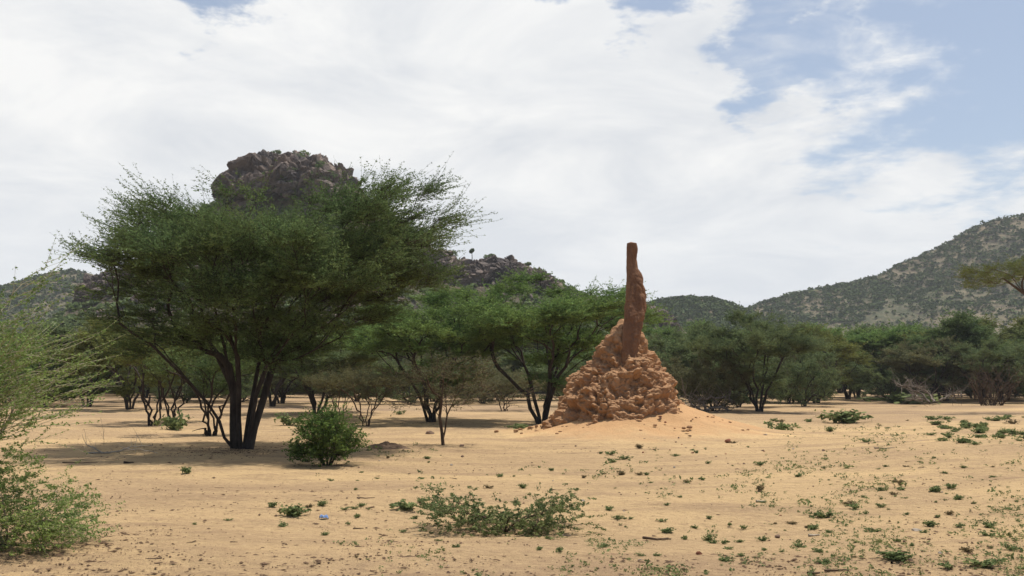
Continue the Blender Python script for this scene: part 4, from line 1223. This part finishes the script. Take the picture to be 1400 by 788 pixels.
sp = hill_spots(r, 15000, lh_z, lx[0], lx[1], LD - 195, LD + 15, -0.35, 30); scrub('hillside_scrub', sp, r.uniform(0.9, 2.6, len(sp)), 12, 'leaf_scrub', 'scrub covering the distant left hill', 3)
sp = hill_spots(r, 4200, kop_z, KP[0, 0], KP[-1, 0], KOP_D - 70, KOP_D + 4, -0.12, 14); scrub('hillside_scrub', sp, r.uniform(0.5, 1.7, len(sp)), 46, 'leaf_mid', 'bushes growing between the rocks of the rocky hill', 4)
# bushes one can tell apart on the crag skyline
def crag_bush(px, py, wpx, hpx, label, seed, stem=0):
    p = at(px, py - 3, KOP_D - 0.5); r = np.random.default_rng(seed); n = 420
    v = unit(r.normal(size=(n, 3))) * r.uniform(0.3, 1, (n, 1)) ** 0.6 * np.array([wpx, wpx * 0.8, hpx]) * 0.5 * px_m
    v[:, 2] += hpx * 0.5 * px_m + stem * px_m
    v[:, 2] += 0.18 * np.sin(v[:, 0] * 2.5)
    LV, LF = leaf_quads(v, 0.42, r, wid=0.6)
    root = empty('hill_bush', p)
    mesh_np('foliage', LV, LF, M['leaf_mid'], root, tint=r.uniform(0, 1, n))
    pts = np.array([(0, 0, -0.8), (0.1, 0, 0.2), (0.0, 0.05, (stem + hpx * 0.5) * px_m)])
    V, Fc = tubes(pts[None], np.array([[0.14, 0.11, 0.06]]), 6)
    mesh_np('stem', V, Fc, M['bark'], root, smooth=True)
    tag(root, label, 'bush', 'bushes on the rocky skyline')
crag_bush(327, 238, 20, 8, 'flat bush on the left ledge of the crag', 1)
crag_bush(360, 217, 12, 7, 'small bush left of the highest point of the crag', 2)
crag_bush(377, 216, 16, 8, 'rounded bush at the highest point of the crag', 3)
crag_bush(412, 216, 26, 7, 'flat topped bush on the right half of the crag top', 4)
crag_bush(466, 240, 14, 5, 'low bush where the crag steps down on the right', 5)
for k in range(22):
    px = rb.uniform(322, 476); py = ridge_px(px) - 4 + rb.uniform(0, 40)
    p = on_crag(px, py, 284, 17, KOP_D + 1, 0.8); r = np.random.default_rng(700 + k); w = rb.uniform(1.0, 2.4); n = 260
    v = unit(r.normal(size=(n, 3))) * r.uniform(0.3, 1, (n, 1)) ** 0.6 * np.array([w, w * 0.7, w * 0.55]); v[:, 1] *= 1
    LV, LF = leaf_quads(v, 0.42, r, wid=0.6)
    o = mesh_np('hill_bush', LV, LF, M['leaf_dark'], tint=r.uniform(0, 0.7, n)); o.location = p
    tag(o, 'dark bush growing in a cleft of the summit crag', 'bush', 'bushes in the clefts of the crag')
crag_bush(645, 357, 7, 6, 'tiny tree standing alone on the right skyline', 6, 8)
crag_bush(618, 358, 18, 12, 'round dark bush beside the lone knob', 7)
crag_bush(670, 359, 20, 9, 'low bush next to the dark rocks on the right skyline', 8)
crag_bush(720, 368, 14, 6, 'last bush at the end of the stony shoulder', 9)

# ------------------------------------------------------------------ ground litter (uncountable)
r = np.random.default_rng(401)
pts = []
n = 13000
px = r.uniform(-40, 1440, n); py = 585 + 205 * r.uniform(0, 1, n) ** 1.0
w = fbm(np.stack([px / 160, py / 40, px * 0], -1), 3, 5) + 0.5 * (py > 745) + 0.2 * (px < 400)
k = w + r.normal(0, 0.3, n) > 0.15
px, py = px[k], py[k]
yy = CAM_Z * F / (py - HORIZON); xx = (px - 700) / F * yy
zz = gz(xx, yy)
ux, uy = [], []
for cx_, cy_, cr_, cn_ in [(HB[0] - 0.3, HB[1] - 0.8, 4.2, 1500), (gpoint(742, 580)[0], gpoint(742, 580)[1] - 1, 4, 500), (gpoint(590, 577)[0], gpoint(590, 577)[1] - 1, 4, 500), (gpoint(440, 566)[0], gpoint(440, 566)[1], 4, 300), (gpoint(447, 637)[0] + 0.3, gpoint(447, 637)[1], 0.9, 140)]:
    q_ = np.abs(r.normal(0, 0.5, cn_)) * cr_; a_ = r.uniform(0, 2 * PI, cn_)
    ux.append(cx_ + q_ * np.cos(a_)); uy.append(cy_ + q_ * np.sin(a_))
xx = np.concatenate([xx] + ux); yy = np.concatenate([yy] + uy); zz = gz(xx, yy)
keep = np.hypot(xx - mb[0], yy - mb[1]) > 7.2
xx, yy, zz = xx[keep], yy[keep], zz[keep]; n = len(xx)
BV = np.array([[1, 0, 0], [0, 1, 0], [-1, 0, 0], [0, -1, 0], [0, 0, 0.7], [0, 0, -0.6]], float)
BF = np.array([[0, 1, 4], [1, 2, 4], [2, 3, 4], [3, 0, 4], [1, 0, 5], [2, 1, 5], [3, 2, 5], [0, 3, 5]])
th = r.uniform(0, 6.28, n); s = np.minimum(0.024, r.lognormal(-4.75, 0.5, n)); el = r.uniform(0.8, 3.2, n)
B = BV[None] * (1 + r.normal(0, 0.25, (n, 6, 1)))
bx = B[..., 0] * (s * el)[:, None]; by = B[..., 1] * s[:, None]
V = np.stack([xx[:, None] + bx * np.cos(th)[:, None] - by * np.sin(th)[:, None], yy[:, None] + bx * np.sin(th)[:, None] + by * np.cos(th)[:, None], zz[:, None] + B[..., 2] * s[:, None] * 0.9 + 0.006], -1)
Fc = (BF[None] + (np.arange(n) * 6)[:, None, None]).reshape(-1, 3)
tag(mesh_np('ground_litter', V.reshape(-1, 3), Fc, M['litter']), 'bits of dry bark, dung and grit strewn over the sand', None, None, 'stuff')

# ------------------------------------------------------------------ light and sky
sd = Vector((0.25, 0.17, 1.0)).normalized()     # towards the sun
elev = math.asin(sd.z); azim = math.atan2(sd.x, sd.y)
ld = bpy.data.lights.new('sun', 'SUN'); ld.energy = 4.6; ld.angle = math.radians(1.2); ld.color = (1.0, 0.95, 0.86)
lo = bpy.data.objects.new('sun', ld); COL.objects.link(lo); lo.location = (0, 0, 60)
lo.rotation_euler = (-sd).to_track_quat('-Z', 'Y').to_euler()

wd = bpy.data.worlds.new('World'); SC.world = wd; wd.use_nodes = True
t = wd.node_tree; t.nodes.clear()
def N(typ, **kw):
    x = t.nodes.new(typ)
    for k, v in kw.items():
        if k in x.inputs: x.inputs[k].default_value = v
        else: setattr(x, k, v)
    return x
def Lk(a, b): t.links.new(a, b)
sky = N('ShaderNodeTexSky', sky_type='NISHITA', sun_disc=False, sun_elevation=elev, sun_rotation=azim, air_density=1.0, dust_density=1.0, ozone_density=1.2)
tc = N('ShaderNodeTexCoord'); sep = N('ShaderNodeSeparateXYZ'); Lk(tc.outputs['Generated'], sep.inputs[0])
def MA(op, a, b=0.0, c=None):
    x = N('ShaderNodeMath', operation=op)
    for i, v in enumerate((a, b) if c is None else (a, b, c)):
        if hasattr(v, 'is_linked'): Lk(v, x.inputs[i])
        else: x.inputs[i].default_value = v
    return x.outputs[0]
zc = MA('ADD', MA('MAXIMUM', sep.outputs['Z'], 0.0), 0.16)
cx = MA('DIVIDE', sep.outputs['X'], zc); cy = MA('DIVIDE', sep.outputs['Y'], zc)
cv = N('ShaderNodeCombineXYZ'); Lk(cx, cv.inputs[0]); Lk(cy, cv.inputs[1])
def NZ(vec, sc, det, rough=0.55, dist=0.0):
    x = N('ShaderNodeTexNoise'); x.inputs['Scale'].default_value = sc; x.inputs['Detail'].default_value = det; x.inputs['Roughness'].default_value = rough; x.inputs['Distortion'].default_value = dist
    Lk(vec, x.inputs['Vector']); return x.outputs['Fac']
n1 = NZ(cv.outputs[0], 1.1, 8, 0.58, 0.4); n2 = NZ(cv.outputs[0], 3.0, 6, 0.55, 0.3); n3 = NZ(cv.outputs[0], 6.5, 9, 0.62, 0.5)
# clear gap: around one direction of the sky
dn = N('ShaderNodeTexNoise'); dn.inputs['Scale'].default_value = 4.5; dn.inputs['Detail'].default_value = 8; dn.inputs['Roughness'].default_value = 0.6; Lk(cv.outputs[0], dn.inputs['Vector'])
ds = N('ShaderNodeVectorMath', operation='MULTIPLY_ADD'); Lk(dn.outputs['Color'], ds.inputs[0]); ds.inputs[1].default_value = (0.26, 0.26, 0.26); ds.inputs[2].default_value = (-0.13, -0.13, -0.13)
da = N('ShaderNodeVectorMath', operation='ADD'); Lk(tc.outputs['Generated'], da.inputs[0]); Lk(ds.outputs[0], da.inputs[1])
dd = N('ShaderNodeVectorMath', operation='NORMALIZE'); Lk(da.outputs[0], dd.inputs[0])
def gap(px, py, rad):
    g = Vector(ray(px, py)).normalized()
    dp = N('ShaderNodeVectorMath', operation='DOT_PRODUCT'); Lk(dd.outputs[0], dp.inputs[0]); dp.inputs[1].default_value = g
    ang = MA('ARCCOSINE', MA('MINIMUM', dp.outputs['Value'], 0.99999))
    return MA('SUBTRACT', 1.0, MA('DIVIDE', ang, math.radians(rad)))
gm = MA('MAXIMUM', MA('MAXIMUM', gap(1400, 90, 11.0), MA('MINIMUM', gap(1090, 60, 4.2), 0.30)), MA('MINIMUM', MA('MAXIMUM', gap(860, -40, 3.4), gap(320, -40, 3.4)), 0.5))
gm = MA('MAXIMUM', MA('MAXIMUM', gm, gap(1640, -60, 14)), -0.38)
bk = N('ShaderNodeMapRange', interpolation_type='SMOOTHSTEP'); bk.inputs['From Min'].default_value = 0.15; bk.inputs['From Max'].default_value = -0.35; Lk(sep.outputs['Y'], bk.inputs['Value'])  # added clearing in the unseen sky behind the camera, cuts fill on camera-facing surfaces
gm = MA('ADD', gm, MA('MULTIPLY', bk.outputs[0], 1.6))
cover = MA('ADD', MA('MULTIPLY', gm, -1.0), MA('ADD', MA('MULTIPLY', MA('SUBTRACT', n1, 0.5), 2.1), MA('ADD', MA('MULTIPLY', MA('SUBTRACT', n2, 0.5), 1.0), MA('MULTIPLY', MA('SUBTRACT', n3, 0.5), 0.8))))
mr = N('ShaderNodeMapRange', interpolation_type='SMOOTHSTEP'); mr.inputs['From Min'].default_value = -0.58; mr.inputs['From Max'].default_value = 0.02
Lk(cover, mr.inputs['Value'])
shade = NZ(cv.outputs[0], 1.7, 7, 0.6, 0.5)
rp = N('ShaderNodeValToRGB'); e = rp.color_ramp.elements
e[0].position = 0.36; e[0].color = (6.7, 6.95, 7.3, 1); e[1].position = 0.62; e[1].color = (8.75, 8.75, 8.65, 1)
Lk(shade, rp.inputs['Fac'])
# near the horizon the cloud deck is a little greyer
hz_ = N('ShaderNodeMapRange'); hz_.inputs['From Min'].default_value = 0.0; hz_.inputs['From Max'].default_value = 0.22; Lk(sep.outputs['Z'], hz_.inputs['Value'])
mxh = N('ShaderNodeMix', data_type='RGBA'); Lk(hz_.outputs[0], mxh.inputs[0]); mxh.inputs[6].default_value = (7.2, 7.55, 8.0, 1); Lk(rp.outputs[0], mxh.inputs[7])
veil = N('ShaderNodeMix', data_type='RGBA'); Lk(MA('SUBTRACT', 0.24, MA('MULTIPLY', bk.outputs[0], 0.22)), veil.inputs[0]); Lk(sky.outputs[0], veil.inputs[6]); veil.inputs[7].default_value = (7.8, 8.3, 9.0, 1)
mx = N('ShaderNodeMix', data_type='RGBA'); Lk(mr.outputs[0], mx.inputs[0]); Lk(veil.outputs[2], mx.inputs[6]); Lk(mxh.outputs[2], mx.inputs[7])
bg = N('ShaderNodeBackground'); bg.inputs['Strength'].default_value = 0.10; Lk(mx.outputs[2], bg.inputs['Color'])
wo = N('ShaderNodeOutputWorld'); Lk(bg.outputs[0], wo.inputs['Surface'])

# ------------------------------------------------------------------ haze
def box(name, lo, hi):
    x0, y0, z0 = lo; x1, y1, z1 = hi
    V = np.array([(x, y, z) for z in (z0, z1) for y in (y0, y1) for x in (x0, x1)], float)
    Fc = np.array([(0, 2, 3, 1), (4, 5, 7, 6), (0, 1, 5, 4), (2, 6, 7, 3), (0, 4, 6, 2), (1, 3, 7, 5)])
    return V, Fc
hm = bpy.data.materials.new('haze_air'); hm.use_nodes = True; ht = hm.node_tree; ht.nodes.clear()
ho = ht.nodes.new('ShaderNodeOutputMaterial'); hv = ht.nodes.new('ShaderNodeVolumePrincipled')
hv.inputs['Color'].default_value = (0.86, 0.90, 0.97, 1); hv.inputs['Density'].default_value = 0.00020; hv.inputs['Anisotropy'].default_value = 0.2
ht.links.new(hv.outputs[0], ho.inputs['Volume'])
zmax = max(float(rh_z(np.linspace(rx[0], rx[1], 400), np.full(400, RD)).max()), 100) + 12
V, Fc = box('haze', (-1900, -800, -8), (1900, 1700, zmax))
hz_o = mesh_np('haze', V, Fc, hm); tag(hz_o, 'thin pale dust haze hanging over the plain', None, None, 'stuff')

# ------------------------------------------------------------------ camera and view
cd = bpy.data.cameras.new('camera'); cd.sensor_width = 36; cd.lens = 18 / math.tan(math.radians(27.5)); cd.clip_end = 8000; cd.clip_start = 0.1
co = bpy.data.objects.new('camera', cd); COL.objects.link(co)
co.location = (0, 0, CAM_Z); co.rotation_euler = (PI / 2 + PITCH, 0, 0)
SC.camera = co
SC.view_settings.view_transform = 'Standard'; SC.view_settings.look = 'None'; SC.view_settings.gamma = 1.0; SC.view_settings.exposure = 0.14
SC.view_settings.use_curve_mapping = False
SC.cycles.volume_bounces = 0; SC.cycles.max_bounces = 6; SC.cycles.diffuse_bounces = 3; SC.cycles.transparent_max_bounces = 4
SC.cycles.use_denoising = True
for o in list(bpy.data.meshes):
    if o.users == 0: bpy.data.meshes.remove(o)
